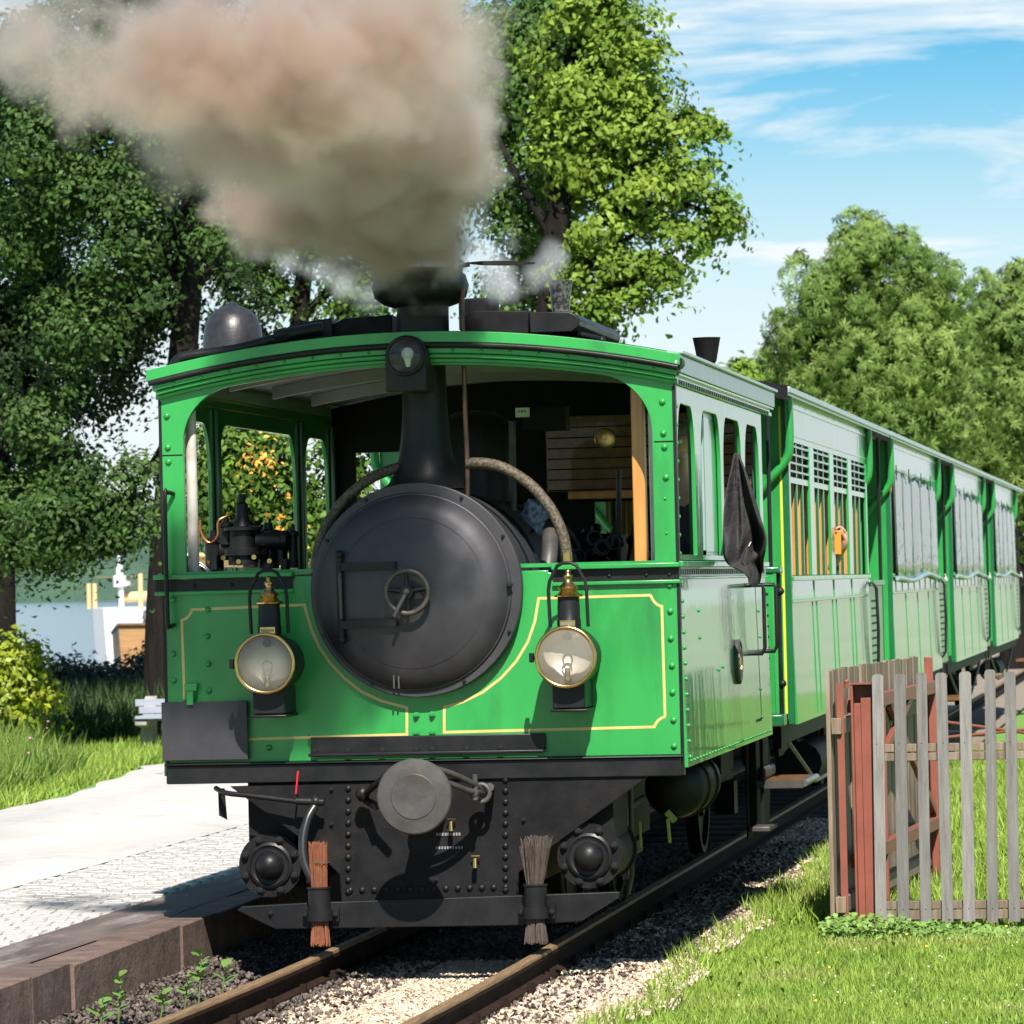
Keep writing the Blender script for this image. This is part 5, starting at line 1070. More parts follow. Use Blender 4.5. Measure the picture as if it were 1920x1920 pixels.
# ------------------------------------------------------------------ fences and steel barrier at the right
GZ = -.19
FY = 22.8
pf = thing('picket_fence', 'weathered grey picket fence on two rails at the right edge', 'fence', (-.95, FY, GZ))
def picket(w, z0, z1):
    mb = MB().prism([[(-w/2, z0), (w/2, z0), (w/2, z1-.02)]+[(w/2-.018+.018*math.cos(a), z1-.018+.018*math.sin(a)) for a in np.linspace(0, math.pi/2, 5)]+[(-w/2+.018+.018*math.cos(a), z1-.018+.018*math.sin(a)) for a in np.linspace(math.pi/2, math.pi, 5)]+[(-w/2, z1-.02)]], -.011, .011)
    return mesh_of('picket', mb, GREYWOOD, 30)
pkm = [picket(.058, 0, 1.30), picket(.055, -.004, 1.305), picket(.061, .003, 1.298)]
z0 = W(1760, 1729, FY).z
pxs = [1640, 1682, 1724, 1765, 1805, 1849, 1890, 1932, 1974, 2015, 2057, 2098, 2140]
for i, px in enumerate(pxs):
    x = W(px+7, 1500, FY).x
    o = inst('picket', pkm[(i*2) % 3], pf, (x, FY-.014, z0), (0, R_(random.uniform(-.5, .5)+(.9 if i == 0 else .3)), 0), (1, 1, random.uniform(.994, 1.004)))
    obj('nail', MB().lathe([(.003, 0), (.003, .001)], (x, FY-.0255, z0+.93), (0, -1, 0), 6).lathe([(.003, 0), (.003, .001)], (x, FY-.0255, z0+.07), (0, -1, 0), 6), BLACKM, pf, 0)
for za, zb in ((W(1700, 1395, FY).z, W(1700, 1410, FY).z), (W(1700, 1412, FY).z, W(1700, 1427, FY).z), (W(1700, 1690, FY).z, W(1700, 1705, FY).z), (W(1700, 1707, FY).z, W(1700, 1725, FY).z)):
    obj('fence_rail', MB().box(W(1655, 1500, FY).x, W(2150, 1500, FY).x, FY+.0, FY+.035, min(za, zb), max(za, zb)), BROWNWOOD, pf, 30, .003)
# board fence running back beside the track
bf = thing('board_fence', 'brown vertical board fence panel running back along the track behind the pickets', 'fence', (-1.95, 24.5, GZ))
P0, P1 = W(1550, 1265, FY), W(1718, 1237, 26.5); dv = (P1-P0); ln = Vector((dv.x, dv.y, 0)).length; dirv = Vector((dv.x, dv.y, 0)).normalized(); nb_ = 31
ang_ = math.atan2(dirv.y, dirv.x)
mb = MB().box(0, ln/nb_-.006, -.011, .011, 0, 1.33); BDM = mesh_of('board', mb, BROWNWOOD, 30)
for i in range(nb_):
    p = P0+Vector((dv.x, dv.y, 0))*(i/nb_)
    inst('board', BDM, bf, (p.x, p.y, P0.z-1.31+random.uniform(-.006, .006)+dv.z*i/nb_), (random.uniform(-.006, .006), 0, ang_+random.uniform(-.01, .01)))
nrm = Vector((dirv.y, -dirv.x, 0))
for zz in (P0.z-.27, P0.z-1.2):
    a = P0+nrm*.045; b = a+dirv*ln; obj('fence_rail', MB().bar((a.x, a.y-.02, zz), (b.x, b.y, zz), .055, .085), BROWNWOOD, bf, 30, .004)
# red steel barrier
sbr = thing('steel_barrier', 'red-brown painted steel barrier frame with channel posts between the fences', 'barrier', (-1.85, 23, GZ))
a, b_ = W(1594, 1284, FY+.0), W(1641, 1284, FY+.0); zt = a.z; zb = GZ-.05
obj('channel_post', MB().box(a.x, b_.x, FY+.085, FY+.095, zb, zt).box(a.x, a.x+.012, FY-.0, FY+.085, zb, zt).box(b_.x-.012, b_.x, FY-.0, FY+.085, zb, zt).box(a.x+.0125, a.x+.05, FY+.04, FY+.05, zb, zt-.1).box(a.x+.05, b_.x-.0125, FY+.03, FY+.04, zb, zt-.07), REDSTEEL, sbr, 30, .002)
obj('post_cap', MB().box(a.x-.004, b_.x+.004, FY-.004, FY+.098, zt+.0005, zt+.008), REDSTEEL, sbr, 30)
a2, b2 = W(1568, 1281, FY+.02), W(1581, 1281, FY+.02)
obj('angle_post', MB().box(a2.x, b2.x, FY+.0, FY+.01, zb, a2.z).box(a2.x, a2.x+.008, FY+.0105, FY+.05, zb, a2.z), REDSTEEL, sbr, 30)
obj('post_hinge', MB().tube([W(1587, 1290, FY), W(1587, 1274, FY)], .011, 10).sphere(W(1587, 1278, FY), .014, 10), REDSTEEL, sbr, 60)
o2 = nrm*.10
def fpt(t, z): p = P0+dirv*(ln*t)+o2; return Vector((p.x, p.y, z))
tp = P0.z-.17
obj('frame_beam', MB().bar(fpt(.05, tp), fpt(1.02, tp), .05, .075), REDSTEEL, sbr, 30, .004)
obj('frame_beam', MB().bar(fpt(.05, .20), fpt(1.0, .20), .05, .075), REDSTEEL, sbr, 30, .004)
for t_ in (.36, .98): obj('frame_upright', MB().bar(fpt(t_, GZ-.02), fpt(t_, tp), .045, .055), REDSTEEL, sbr, 30, .004)
obj('frame_brace', MB().bar(fpt(.38, .72), fpt(.7, tp-.03), .03, .045), REDSTEEL, sbr, 30); obj('frame_brace', MB().bar(fpt(.97, .27), fpt(.45, tp-.03), .03, .045), REDSTEEL, sbr, 30)
obj('end_post', MB().box(W(1734, 1300, 26.6).x, W(1750, 1300, 26.6).x, 26.58, 26.62, GZ, W(1740, 1232, 26.6).z), REDSTEEL, sbr, 30, .003)
obj('tie_rod', MB().tube([W(1655, 1341, 26.4), W(1760, 1352, 26.8), W(1930, 1375, 27.5)], .010, 8), REDSTEEL, sbr, 60)
obj('tie_rod', MB().tube([W(1655, 1389, 26.4), W(1760, 1384, 26.8), W(1930, 1367, 27.5)], .010, 8), REDSTEEL, sbr, 60)
obj('hinge_block', MB().box(*sorted((W(1738, 1300, 26.55).x, W(1762, 1300, 26.55).x)), 26.5, 26.57, W(1740, 1328, 26.5).z, W(1740, 1302, 26.5).z), REDSTEEL, sbr, 30)

# ------------------------------------------------------------------ bench, boats
bY = 42.5
bn = thing('park_bench', 'park bench with grey-blue slats on concrete supports left of the locomotive', 'bench', (W(300, 1400, bY).x, bY, PLAT))
bx0, bx1 = W(249, 1340, bY).x, W(249, 1340, bY).x+1.9
for k in range(3): obj('slat', MB().bar((bx0+.05*k, bY+.12-.05*k, W(280, 1318+16*k, bY).z+.012*k), (bx1, bY+.12-.05*k, W(280, 1318+16*k, bY).z+.012*k), .03, .07), BENCHWOOD, bn, 30, .004)
for k in range(3): obj('seat_slat', MB().bar((bx0+.1, bY-.06-.11*k, PLAT+.33), (bx1, bY-.06-.11*k, PLAT+.33), .09, .03), BENCHWOOD, bn, 30, .004)
for x in (bx0+.09, bx1-.3):
    pts = [(bY+.20, PLAT+.53), (bY+.15, PLAT+.53), (bY+.05, PLAT+.33), (bY-.3, PLAT+.30), (bY-.3, PLAT+.25), (bY-.05, PLAT+.22), (bY-.1, PLAT-.05), (bY+.2, PLAT-.05), (bY+.13, PLAT+.3)]
    obj('support', MB().prism([pts], x, x+.12, 'YZ'), CONCRETE, bn, 30, .01)
SY = 78.0
sp = thing('white_ship', 'white moored ship with orange rail posts and mast lamp behind the hedge', 'ship', (W(300, 1180, SY).x, SY+1, -1.3))
x0 = W(166, 1140, SY).x; zt = W(166, 1140, SY).z
mb = MB().rings([[(x0+.0, SY+.3, zt), (x0+.06, SY+.5, -1.35), (x0+.06, SY+2.2, -1.35), (x0+.0, SY+2.4, zt)], [(x0+.3, SY-.1, zt-.01), (x0+.4, SY+.1, -1.35), (x0+.4, SY+2.5, -1.35), (x0+.3, SY+2.7, zt-.01)], [(x0+2.5, SY-.5, zt-.06), (x0+2.6, SY-.2, -1.35), (x0+2.6, SY+3., -1.35), (x0+2.5, SY+3.2, zt-.06)], [(x0+9., SY-.5, zt-.04), (x0+9., SY-.2, -1.35), (x0+9, SY+3., -1.35), (x0+9, SY+3.2, zt-.04)]])
hull = obj('hull', mb, HULLW, sp, 30)
for px in (167, 178, 264): obj('rail_post', MB().tube([W(px, 1142, SY+.4), W(px-1, 1094 if px < 200 else 1075, SY+.4)], .045, 8), CREAM, sp, 60)
obj('life_raft', MB().tube([W(234, 1120, SY+.5), W(330, 1116, SY+.5)], .1, 12), CREAM, sp, 60)
mst = obj('mast', MB().tube([W(228, 1140, SY+.3), W(225, 1060, SY+.3)], .05, 10), HULLW, sp, 60)
obj('mast_lamp', MB().lathe([(.12, -.12), (.12, .08), (.06, .1), (.06, .22), (.03, .25), (.03, .45), (.001, .46)], W(224, 1088, SY+.3), (0, 0, 1), 16).box(W(214, 1090, SY).x, W(235, 1090, SY).x, SY+.2, SY+.4, W(224, 1098, SY).z, W(224, 1090, SY).z), HULLW, mst, 40)
obj('rail_wire', MB().tube([W(178, 1083, SY+.4), W(264, 1080, SY+.4)], .012, 6).tube([W(235, 1110, SY+.4), W(262, 1086, SY+.4)], .012, 6), BROWNWOOD, sp, 60)
obj('cabin', MB().box(W(330, 1100, SY).x, W(520, 1100, SY).x, SY+.5, SY+2, zt-.03, zt+.9).box(W(325, 1100, SY).x, W(530, 1100, SY).x, SY+.3, SY+2.2, zt+.901, zt+.96), CREAM, sp, 30)
obj('bell', MB().lathe([(.07, 0), (.05, .05), (.035, .14), (.001, .16)], W(273, 1160, SY-.3), (0, 0, 1), 14), IRON, sp, 60)
RY = 72.0
rb_ = thing('wooden_boat', 'varnished wooden boat with cream hull moored in front of white ship', 'boat', (W(230, 1200, RY).x, RY, -1.3))
a = W(186, 1188, RY); b_ = W(222, 1174, RY); c = W(330, 1176, RY)
obj('hull', MB().rings([[(a.x, RY+.9, a.z-.02), (a.x+.1, RY+.9, -1.35), (a.x+.11, RY+.95, -1.35), (a.x+.02, RY+.95, a.z-.02)], [(b_.x, RY, b_.z), (b_.x+.1, RY+.2, -1.35), (b_.x+.1, RY+1.6, -1.35), (b_.x, RY+1.8, b_.z)], [(c.x+2, RY-.1, c.z), (c.x+2, RY+.1, -1.35), (c.x+2, RY+1.7, -1.35), (c.x+2, RY+1.9, c.z)]]), BOATWOOD, rb_, 30)
obj('gunwale', MB().tube([(b_.x, RY-.02, b_.z+.02), (c.x+2, RY-.12, c.z+.02)], .03, 8).tube([(a.x, RY+.9, a.z), (b_.x, RY-.02, b_.z+.02)], .03, 8), WOODD, rb_, 60)

# ------------------------------------------------------------------ trees and plants
def leaves(name, blobs, Y, m, n, size, parent, g, tpl=OAKLEAF, clump=.22, per=34, droop=0., ydepth=1., shell=.5, flat=.45, dome=.9):
    """leaf clumps spread through ellipsoids given as (px, py, radius px[, dY, weight])"""
    pos = []; nrm_ = []; wts = np.array([b[2]**2*(b[4] if len(b) > 4 else 1) for b in blobs], float); wts /= wts.sum()
    cnt = g.multinomial(max(1, n//per), wts)
    for b, k in zip(blobs, cnt):
        dy = b[3] if len(b) > 3 else 0; c = np.array(W(b[0], b[1], Y+dy)); r = b[2]/F*(Y+dy)
        d = g.normal(size=(k, 3)); d /= np.linalg.norm(d, axis=1, keepdims=True); rad = r*g.uniform(shell, 1.3, k)**.7
        cc = c+d*rad[:, None]*np.array([1, ydepth, 1]); up = d*.6+np.array([0, -.15, .55])
        cs = clump*g.uniform(.6, 1.3, k)
        o = g.normal(size=(k, per, 3))*cs[:, None, None]*np.array([1, 1, flat]); o[..., 2] -= dome*(o[..., 0]**2+o[..., 1]**2)/cs[:, None]*.5; pos.append((cc[:, None]+o).reshape(-1, 3))
        nrm_.append(np.repeat(up[:, None], per, 1).reshape(-1, 3)+o.reshape(-1, 3)*2.2)
    pos = np.concatenate(pos); nn = np.concatenate(nrm_); N_ = len(pos)
    nn = nn/np.linalg.norm(nn, axis=1, keepdims=True)+g.normal(0, .36, (N_, 3)); X, Yv, Z = frames(N_, nn, g)
    if droop: Yv = Yv*(1-droop)+np.array([0, 0, -droop]); Yv /= np.linalg.norm(Yv, axis=1, keepdims=True)
    V, T = scatter(tpl[0], tpl[1], pos, X, Yv, Z, size*g.uniform(.6, 1.3, N_))
    o = npmesh(name, V, T, m, parent); o['kind'] = 'stuff'; return o
def limb(mb, pts, r): mb.tube(pts, r, 9, 4)
def tree(name, label, Y, trunk, rad, limbs, crowns, group='trees behind the train'):
    base = W(*trunk[0][:2], Y+trunk[0][2] if len(trunk[0]) > 2 else Y); t = thing(name, label, 'tree', (base.x, base.y, base.z), group)
    mb = MB(); P = [W(p[0], p[1], Y+(p[2] if len(p) > 2 else 0)) for p in trunk]; P = [P[0]+Vector((0, 0, -.3))]+P
    limb(mb, P, rad); obj('trunk', mb, BARK, t, 60)
    if limbs:
        for lb in limbs:
            mb = MB(); limb(mb, [W(p[0], p[1], Y+(p[2] if len(p) > 2 else 0)) for p in lb], [.07, .02]); obj('limb', mb, BARK, t, 60)
    for a in crowns: leaves('crown', a[0], Y+a[5] if len(a) > 5 else Y, a[1], a[2], a[3], t, a[4], *a[6:])
    return t
g = np.random.default_rng(5)
tree('leaning_tree', 'dark leaning tree whose trunk stands right behind the locomotive\'s left edge', 45.5, [(300, 1400), (303, 1150), (325, 850), (352, 560), (365, 300), (380, 60), (390, -150)], [.2, .18, .17, .16, .13, .1, .07],
    [[(350, 560), (280, 450), (200, 400), (110, 390)], [(360, 380), (450, 250), (520, 140)], [(355, 500), (300, 330), (230, 200)], [(330, 800), (280, 880), (230, 930)], [(352, 560), (420, 470), (470, 430)]],
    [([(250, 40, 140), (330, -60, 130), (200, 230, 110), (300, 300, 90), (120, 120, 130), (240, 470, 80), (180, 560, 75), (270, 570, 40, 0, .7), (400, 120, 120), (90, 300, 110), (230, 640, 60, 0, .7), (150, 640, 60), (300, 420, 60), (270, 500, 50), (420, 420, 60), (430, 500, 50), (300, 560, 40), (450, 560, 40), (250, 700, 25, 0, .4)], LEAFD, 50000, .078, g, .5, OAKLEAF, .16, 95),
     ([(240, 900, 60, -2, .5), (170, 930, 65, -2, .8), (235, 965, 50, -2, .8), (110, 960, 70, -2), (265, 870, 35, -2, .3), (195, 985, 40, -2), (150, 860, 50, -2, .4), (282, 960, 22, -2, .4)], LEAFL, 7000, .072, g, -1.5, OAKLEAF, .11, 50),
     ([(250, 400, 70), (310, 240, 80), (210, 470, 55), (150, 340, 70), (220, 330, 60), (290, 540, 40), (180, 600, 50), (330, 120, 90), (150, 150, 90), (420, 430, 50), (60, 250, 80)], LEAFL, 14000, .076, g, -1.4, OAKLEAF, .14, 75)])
tree('broadleaf_tree', 'dark broadleaf tree at the left edge, low branches hanging over the path', 47, [(6, 1400), (5, 1200), (2, 1000), (-10, 700), (-30, 300)], [.17, .16, .15, .13, .1],
    [[(2, 1000), (60, 960), (120, 930)], [(-5, 800), (60, 730), (150, 680)], [(-10, 650), (60, 560), (120, 520)]],
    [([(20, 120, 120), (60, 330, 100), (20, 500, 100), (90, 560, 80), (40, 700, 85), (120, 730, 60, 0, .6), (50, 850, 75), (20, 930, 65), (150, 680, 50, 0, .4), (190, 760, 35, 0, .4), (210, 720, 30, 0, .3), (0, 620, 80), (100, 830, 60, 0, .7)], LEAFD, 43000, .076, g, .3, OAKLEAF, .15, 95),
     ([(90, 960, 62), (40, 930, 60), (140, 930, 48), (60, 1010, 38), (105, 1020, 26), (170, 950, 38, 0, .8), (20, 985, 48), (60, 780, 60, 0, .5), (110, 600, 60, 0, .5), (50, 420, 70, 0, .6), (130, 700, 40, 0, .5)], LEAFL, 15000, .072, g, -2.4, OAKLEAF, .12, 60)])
tree('broadleaf_tree', 'mid green tree behind the smoke, slender dark trunk left of chimney', 50, [(548, 1350), (552, 900), (562, 600), (575, 480), (600, 250), (640, 50)], [.16, .15, .13, .1, .08, .06],
    [[(562, 600), (640, 520), (700, 440)], [(570, 520), (500, 440), (450, 350)], [(556, 690), (470, 600), (420, 540)]],
    [([(520, 330, 140), (650, 180, 160), (620, 420, 90), (480, 540, 60), (440, 450, 60), (560, 560, 40, 0, .6), (650, 560, 50, 0, .8), (690, 500, 70), (780, 100, 150), (760, 330, 110), (520, 130, 120), (610, 620, 30, 0, .5), (700, 590, 40), (420, 600, 30, 0, .6), (500, 610, 30, 0, .6)], LEAFM, 38000, .082, g, 0, OAKLEAF, .17, 95)])
tree('bushy_tree', 'low green tree seen through the left cab windows of the locomotive', 35, [(470, 1300), (472, 1100), (480, 950), (490, 850)], [.12, .1, .07, .03],
    [[(475, 1020), (540, 950), (590, 900)], [(475, 1000), (410, 930), (380, 880)]],
    [([(450, 880, 75), (535, 900, 60, 0, .8), (400, 840, 60), (400, 960, 50), (520, 990, 50), (480, 800, 60), (560, 1000, 40), (590, 960, 35), (520, 830, 40, 0, .8), (610, 850, 25, 0, .4), (660, 830, 40), (690, 790, 50), (640, 900, 40)], mat('bush_leaf', (.13, .22, .03), (.06, .13, .02), rough=.55, spec=.22, scale=1.4, island=.45, trans=.3), 13000, .068, g, 0, OAKLEAF, .1, 55),
     ([(500, 840, 30), (480, 860, 20), (520, 945, 22), (560, 965, 16)], BLOOM, 130, .05, g, -1.2, OAKLEAF, .1, 8)])
tree('oak_tree', 'tall sunlit yellow-green oak behind the chimney and cab roof', 47, [(1010, 1350), (1015, 1000), (1025, 700), (1040, 480), (1060, 250), (1080, 30)], [.24, .22, .2, .16, .12, .08],
    [[(1025, 650), (1110, 560), (1210, 520)], [(1040, 480), (1150, 400), (1260, 380), (1330, 400)], [(1050, 380), (1150, 280), (1260, 230), (1330, 220)], [(1065, 220), (1140, 120), (1220, 90)], [(1040, 450), (980, 350), (930, 250)], [(1030, 560), (1100, 500), (1190, 440)], [(1110, 560), (1150, 600)]],
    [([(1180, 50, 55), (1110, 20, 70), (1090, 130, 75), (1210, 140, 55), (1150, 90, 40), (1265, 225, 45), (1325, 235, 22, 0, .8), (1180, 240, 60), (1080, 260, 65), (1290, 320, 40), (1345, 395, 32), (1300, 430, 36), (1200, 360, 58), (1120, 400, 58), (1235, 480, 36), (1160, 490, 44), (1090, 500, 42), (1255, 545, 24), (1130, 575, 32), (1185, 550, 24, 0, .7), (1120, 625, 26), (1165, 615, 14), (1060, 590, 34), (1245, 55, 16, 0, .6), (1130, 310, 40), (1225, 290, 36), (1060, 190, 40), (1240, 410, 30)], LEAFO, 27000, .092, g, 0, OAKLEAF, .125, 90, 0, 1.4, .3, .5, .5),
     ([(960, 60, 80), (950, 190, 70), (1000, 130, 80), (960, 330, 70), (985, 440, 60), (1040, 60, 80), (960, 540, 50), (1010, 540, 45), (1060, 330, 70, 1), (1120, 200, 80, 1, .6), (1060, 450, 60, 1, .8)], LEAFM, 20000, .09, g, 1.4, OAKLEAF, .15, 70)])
def chestnut(px0, base, blobs, label, Y, n, g):
    tr = [(px0, base), (px0, 900), (px0+5, 700), (px0+3, 560)]
    # palmate leaves: seven drooping leaflets each
    tv, tf = [], []
    for k in range(7):
        a = math.radians(-120+40*k); l = 1-.35*abs(k-3)/3
        d = np.array([math.sin(a), math.cos(a)]); e = np.array([d[1], -d[0]])
        b = len(tv); tv += [(0, 0, 0), (*(d*.55*l+e*.13*l), -.05), (*(d*.55*l-e*.13*l), -.05), (*(d*l), -.32*l)]; tf += [(b, b+1, b+2), (b+1, b+3, b+2)]
    return tree('chestnut_tree', label, Y, tr, [.3, .26, .2, .1], [[(px0, 800), (px0+70, 690), (px0+130, 640)], [(px0, 780), (px0-80, 690), (px0-120, 650)]],
        [(blobs, LEAFC, n, .17, g, 0, (np.array(tv), np.array(tf)), .29, 60, .3, 1.2, .45, .18, 1.8)], 'chestnut trees beyond the coaches')
chestnut(1615, 1250, [(1595, 455, 62), (1650, 450, 55), (1545, 520, 60), (1600, 560, 90), (1690, 500, 60), (1505, 600, 55), (1540, 640, 75), (1470, 650, 45), (1450, 690, 36), (1640, 660, 100), (1730, 560, 60), (1720, 660, 80), (1560, 730, 70), (1660, 770, 80), (1500, 720, 45), (1750, 740, 60), (1780, 500, 35)], 'rounded light green chestnut with drooping leaves beyond the first coaches', 76, 14000, g)
chestnut(1900, 1250, [(1890, 520, 52), (1840, 600, 60), (1900, 620, 75), (1935, 540, 50), (1830, 700, 70), (1910, 740, 80), (1800, 790, 70), (1880, 850, 70), (1830, 830, 50), (1940, 850, 60)], 'light green chestnut at the right edge beyond the far coaches', 84, 11000, g)
tree('small_tree', 'thin tree top just showing above the loco roof beside the chestnut', 64, [(1382, 1250), (1382, 900), (1384, 740), (1386, 690)], [.08, .06, .03, .02], [],
    [([(1385, 700, 22), (1375, 725, 18), (1400, 730, 20), (1392, 690, 14)], LEAFO, 1300, .13, g, 0, OAKLEAF, .12, 16)], None)
# hedge, shrubs
hg = thing('hedge', 'dark overgrown hedge between the meadow and the lake', 'hedge', (W(180, 1320, 50).x, 50, PLAT))
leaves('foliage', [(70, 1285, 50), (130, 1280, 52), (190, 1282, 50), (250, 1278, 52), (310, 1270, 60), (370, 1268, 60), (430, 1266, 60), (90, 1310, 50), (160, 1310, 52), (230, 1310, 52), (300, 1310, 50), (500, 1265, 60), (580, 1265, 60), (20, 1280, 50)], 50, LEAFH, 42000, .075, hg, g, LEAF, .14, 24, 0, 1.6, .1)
mb = MB()
for k in range(26):
    b = W(20+k*22, 1345, 50+random.uniform(-.3, .3)); mb.tube([b, b+Vector((random.uniform(-.1, .1), random.uniform(-.1, .1), .3)), b+Vector((random.uniform(-.15, .15), random.uniform(-.2, .2), .6))], [.025, .008], 6)
obj('stems', mb, BARK, hg, 60)
ys_ = thing('yellow_green_shrub', 'bright yellow-green shrub at the left edge below the tree', 'shrub', (W(22, 1380, 43).x, 43, PLAT))
leaves('foliage', [(20, 1230, 38), (50, 1220, 25), (10, 1290, 42), (48, 1275, 32), (30, 1200, 18), (75, 1280, 18)], 43, LEAFY, 3600, .085, ys_, g, OAKLEAF, .12, 18, 0, 1, .2)
mb = MB()
for k in range(6):
    b = W(20, 1390, 43); mb.tube([b+Vector((0, 0, -.1)), b+Vector((random.uniform(-.1, .1), 0, .35)), b+Vector((random.uniform(-.25, .25), 0, .75))], [.03, .01], 6)
obj('stems', mb, BARK, ys_, 60)
# undergrowth below the hedge at the left
def und(ys, u): return -9.6-.03*(ys-40)-u*5
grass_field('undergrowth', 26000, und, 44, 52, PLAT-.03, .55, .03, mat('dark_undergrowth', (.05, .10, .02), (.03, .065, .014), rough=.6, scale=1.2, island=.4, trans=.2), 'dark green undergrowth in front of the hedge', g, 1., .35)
# weeds by the kerb
def weed(px, py, Y, h, n, label):
    p = W(px, py, Y); p.z = BALL
    t = thing('weed', label, 'weed', p, 'weeds growing beside the kerb')
    mb = MB(); st = [p, p+Vector((.01, 0, h*.5)), p+Vector((.015, .01, h))]; mb.tube(st, [.004, .002], 6, 3); obj('stem', mb, IVY, t, 60)
    for k in range(n):
        z = h*(.25+.75*(k+1)/n); a = k*2.4+random.random(); l = min(.085, h*.6)*random.uniform(.7, 1.1)*(1.15-.3*k/n); d = Vector((math.cos(a), math.sin(a), .9)).normalized(); e = d.cross(Vector((0, 0, 1))).normalized(); c = p+Vector((.012*z/h, 0, z)); mb = MB()
        pr = [(0, .02), (.3, .24), (.6, .34), (.85, .22), (1, .02)]; rows = []
        for t_, w in pr:
            q = c+d*l*t_+Vector((0, 0, -.25*l*t_*t_)); rows.append([q+e*w*l, q+Vector((0, 0, -.02*l)), q-e*w*l])
        vv = [[mb.b.verts.new(x) for x in r] for r in rows]
        for i in range(4):
            for j in range(2): mb.b.faces.new((vv[i][j], vv[i+1][j], vv[i+1][j+1], vv[i][j+1]))
        obj('leaf', mb, IVY, t, 60)
weed(186, 1905, 17.6, .16, 6, 'broad-leaved weed nearest the camera at the kerb foot')
weed(220, 1880, 17.9, .22, 9, 'spindly weed with small leaves against the kerb')
weed(300, 1866, 18.3, .12, 5, 'low weed at the rail side, third from the left')
weed(345, 1858, 18.7, .13, 6, 'reddish-stemmed weed before the tallest weed')
weed(372, 1845, 19.0, .22, 8, 'tallest leafy weed by the kerb')
weed(415, 1830, 19.2, .14, 4, 'small weed on the right end of the row')
# ivy at the foot of the steel posts
n = 1500; ys = g.normal(22.55, .16, n); xs = -1.95+g.random(n)**1.4*1.25; P = np.stack([xs, ys, GZ+g.random(n)*.10*np.exp(-((xs+1.75)/.5)**2)+.03], 1)
zd = np.stack([g.normal(0, .4, n), g.normal(-.3, .4, n), np.ones(n)], 1); X, Y, Z = frames(n, zd, g); V, T = scatter(OAKLEAF[0]*np.array([1.3, 1, 1]), OAKLEAF[1], P, X, Y, Z, g.uniform(.025, .055, n))
tag(npmesh('ivy', V, T, IVY), 'low ivy leaves at the foot of the red posts', kind='stuff')

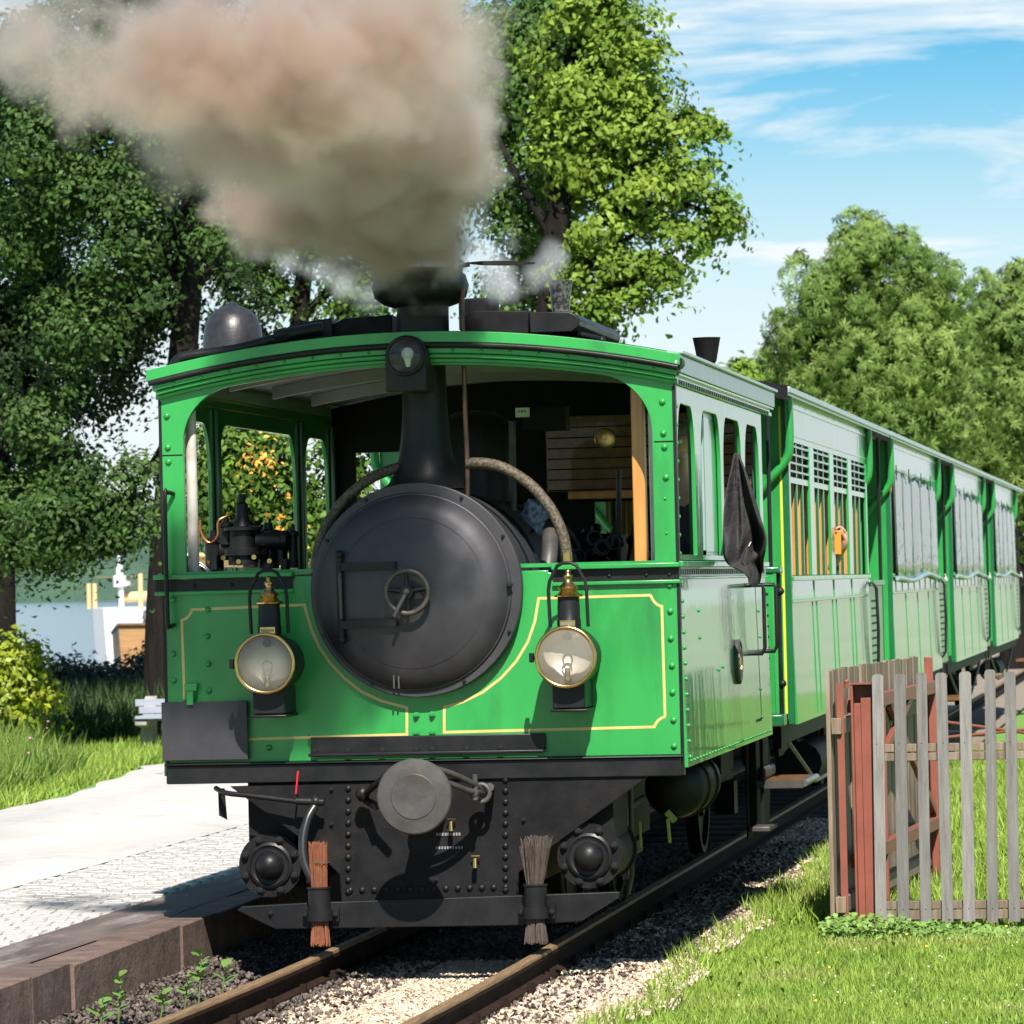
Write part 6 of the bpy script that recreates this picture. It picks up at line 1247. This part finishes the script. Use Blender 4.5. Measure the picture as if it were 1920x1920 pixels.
# ------------------------------------------------------------------ smoke and steam (real volumes)
def volume(name, label, puffs, res, seed, amp, dens, thr, cols, aniso, grow=1.):
    P = [(W(px, py, Y), r/F*Y*grow, w) for px, py, r, Y, w in puffs]
    lo = [min(p[i]-r*1.25 for p, r, w in P) for i in range(3)]; hi = [max(p[i]+r*1.25 for p, r, w in P) for i in range(3)]
    ng = bpy.data.node_groups.new(name+'_field', 'GeometryNodeTree'); ng.interface.new_socket('Geometry', in_out='OUTPUT', socket_type='NodeSocketGeometry'); ng.interface.new_socket('Geometry', in_out='INPUT', socket_type='NodeSocketGeometry')
    N = ng.nodes.new; L = ng.links.new; go = N('NodeGroupOutput'); N('NodeGroupInput'); pos = N('GeometryNodeInputPosition')
    def vm(op, a, b):
        n = N('ShaderNodeVectorMath'); n.operation = op
        for i, v in enumerate((a, b)):
            if isinstance(v, (tuple, list, Vector)): n.inputs[i].default_value = tuple(v)
            elif isinstance(v, float): n.inputs['Scale'].default_value = v
            else: L(v, n.inputs[i])
        return n.outputs['Value'] if op in ('DISTANCE',) else n.outputs['Vector']
    def ma(op, a, b, c=None):
        n = N('ShaderNodeMath'); n.operation = op
        for i, v in enumerate((a, b, c)):
            if v is None: continue
            if isinstance(v, (int, float)): n.inputs[i].default_value = v
            else: L(v, n.inputs[i])
        return n.outputs[0]
    def noise(sc, d, off=0, rough=.55):
        n = N('ShaderNodeTexNoise'); n.inputs['Scale'].default_value = sc; n.inputs['Detail'].default_value = d; n.inputs['Roughness'].default_value = rough
        L(vm('ADD', pos.outputs[0], (seed+off, seed*2.3, seed*.7)), n.inputs['Vector']); return n
    w1 = noise(1.25, 6, 0, .6); wv = vm('SUBTRACT', w1.outputs['Color'], (.5, .5, .5)); n_ = N('ShaderNodeVectorMath'); n_.operation = 'SCALE'; n_.inputs['Scale'].default_value = amp; L(wv, n_.inputs[0])
    w2 = noise(5., 6, 9, .6); wv2 = vm('SUBTRACT', w2.outputs['Color'], (.5, .5, .5)); n2_ = N('ShaderNodeVectorMath'); n2_.operation = 'SCALE'; n2_.inputs['Scale'].default_value = amp*.5; L(wv2, n2_.inputs[0])
    wp = vm('ADD', vm('ADD', pos.outputs[0], n_.outputs['Vector']), n2_.outputs['Vector'])
    acc = None
    for p, r, w in P:
        d = vm('DISTANCE', wp, p); m = N('ShaderNodeMapRange'); m.interpolation_type = 'SMOOTHSTEP'
        m.inputs['From Min'].default_value = r*1.15; m.inputs['From Max'].default_value = r*.12; m.inputs['To Max'].default_value = min(.8, w*.62); L(d, m.inputs['Value'])
        acc = m.outputs[0] if acc is None else ma('SUBTRACT', ma('ADD', acc, m.outputs[0]), ma('MULTIPLY', acc, m.outputs[0]))
    fine = noise(3.6, 10, 4, .66); f2 = ma('SUBTRACT', fine.outputs['Fac'], .5)
    v = ma('ADD', acc, ma('MULTIPLY', f2, ma('MULTIPLY', ma('SQRT', acc, 0), 2.1))); v = ma('SUBTRACT', v, thr); v = ma('MAXIMUM', v, 0.)
    v = ma('MULTIPLY', v, dens)
    vc = N('GeometryNodeVolumeCube'); vc.inputs['Min'].default_value = lo; vc.inputs['Max'].default_value = hi
    for a, k in zip(('Resolution X', 'Resolution Y', 'Resolution Z'), range(3)): vc.inputs[a].default_value = max(16, int((hi[k]-lo[k])/res))
    L(v, vc.inputs['Density']); sm = N('GeometryNodeSetMaterial'); L(vc.outputs['Volume'], sm.inputs['Geometry']); L(sm.outputs[0], go.inputs[0])
    m = bpy.data.materials.new(name); m.use_nodes = True; t = m.node_tree; t.nodes.clear(); o = t.nodes.new('ShaderNodeOutputMaterial'); pv = t.nodes.new('ShaderNodeVolumePrincipled'); at_ = t.nodes.new('ShaderNodeAttribute'); at_.attribute_name = 'density'
    rp = t.nodes.new('ShaderNodeMapRange'); rp.inputs['From Min'].default_value = .5; rp.inputs['From Max'].default_value = dens*.75; t.links.new(at_.outputs['Fac'], rp.inputs['Value'])
    mixc = t.nodes.new('ShaderNodeMix'); mixc.data_type = 'RGBA'; mixc.inputs['A'].default_value = (*cols[0], 1); mixc.inputs['B'].default_value = (*cols[1], 1)
    tc = t.nodes.new('ShaderNodeTexCoord'); nz = t.nodes.new('ShaderNodeTexNoise'); nz.inputs['Scale'].default_value = 2.2; nz.inputs['Detail'].default_value = 3; t.links.new(tc.outputs['Object'], nz.inputs['Vector'])
    mm = t.nodes.new('ShaderNodeMath'); mm.operation = 'MULTIPLY_ADD'; mm.inputs[1].default_value = 1.6; mm.inputs[2].default_value = -.8; t.links.new(nz.outputs['Fac'], mm.inputs[0])
    ad = t.nodes.new('ShaderNodeMath'); ad.use_clamp = True; t.links.new(mm.outputs[0], ad.inputs[0]); t.links.new(rp.outputs[0], ad.inputs[1]); t.links.new(ad.outputs[0], mixc.inputs['Factor'])
    t.links.new(mixc.outputs['Result'], pv.inputs['Color']); pv.inputs['Density'].default_value = 1.0; pv.inputs['Anisotropy'].default_value = aniso; t.links.new(pv.outputs[0], o.inputs['Volume'])
    sm.inputs['Material'].default_value = m
    c = (Vector(lo)+Vector(hi))/2; mb = MB().box(lo[0], hi[0], lo[1], hi[1], lo[2], hi[2])
    ob = obj(name, mb, m, None, 0); md = ob.modifiers.new('volume', 'NODES'); md.node_group = ng
    return tag(ob, label, kind='stuff')
SMOKE = [(795, 525, 44, 20.1, 1.5), (798, 500, 56, 20.05, 1.5), (775, 475, 66, 20.0, 1.5), (840, 470, 60, 19.9, 1.3), (890, 340, 70, 19.5, .9), (940, 210, 40, 19.4, .8), (745, 455, 90, 19.9, 1.3), (690, 425, 105, 19.8, 1.25), (805, 420, 85, 19.8, 1.2), (610, 390, 130, 19.6, 1.2), (720, 340, 150, 19.4, 1.2), (490, 370, 125, 19.4, 1.1), (830, 350, 110, 19.5, 1.1), (420, 410, 75, 19.4, .85), (865, 430, 50, 19.9, .7),
    (640, 190, 170, 18.4, 1.1), (600, 260, 175, 18.9, 1.1), (790, 230, 165, 18.9, 1.1), (870, 280, 95, 19.2, .9), (925, 225, 52, 19.4, .7), (640, 120, 200, 17.9, 1.1), (810, 90, 180, 18.1, 1.0), (470, 230, 160, 18.3, .95), (520, 140, 150, 17.7, 1.15), (410, 110, 180, 17.9, 1.0), (290, 180, 165, 17.9, .6), (260, 50, 160, 17.8, .42), (130, 90, 150, 17.8, .36), (310, 300, 110, 18.4, .4), (40, 40, 130, 17.8, .33), (560, -20, 190, 18.9, 1.0), (740, -40, 190, 18.9, 1.0), (905, 90, 90, 18.6, .6), (170, 220, 110, 17.9, .33), (120, 130, 200, 18.3, .37), (10, 20, 200, 18.2, .36), (340, 240, 150, 18.4, .42), (930, 150, 100, 19.4, .42)]
volume('smoke', 'brown and grey smoke billowing from the chimney', SMOKE, .0135, 3.1, .5, 20., .23, ((.795, .722, .69), (.745, .59, .48)), .3, 1.18)
STEAM = [(905, 470, 50, 20.7, .9), (930, 520, 60, 20.8, 1.0), (960, 550, 45, 20.9, .8), (1010, 520, 50, 21.0, .7), (1050, 500, 40, 21.1, .6), (900, 420, 40, 20.8, .6), (1040, 470, 45, 21.1, .45), (650, 535, 45, 20.7, .9), (600, 505, 50, 20.7, .8), (540, 490, 45, 20.7, .7), (690, 560, 35, 20.6, .8), (480, 480, 30, 20.7, .4), (960, 440, 40, 20.9, .4)]
volume('steam', 'thin white steam drifting behind the chimney', STEAM, .018, 8.7, .3, 13., .13, ((.97, .975, .99), (.97, .975, .99)), .1)
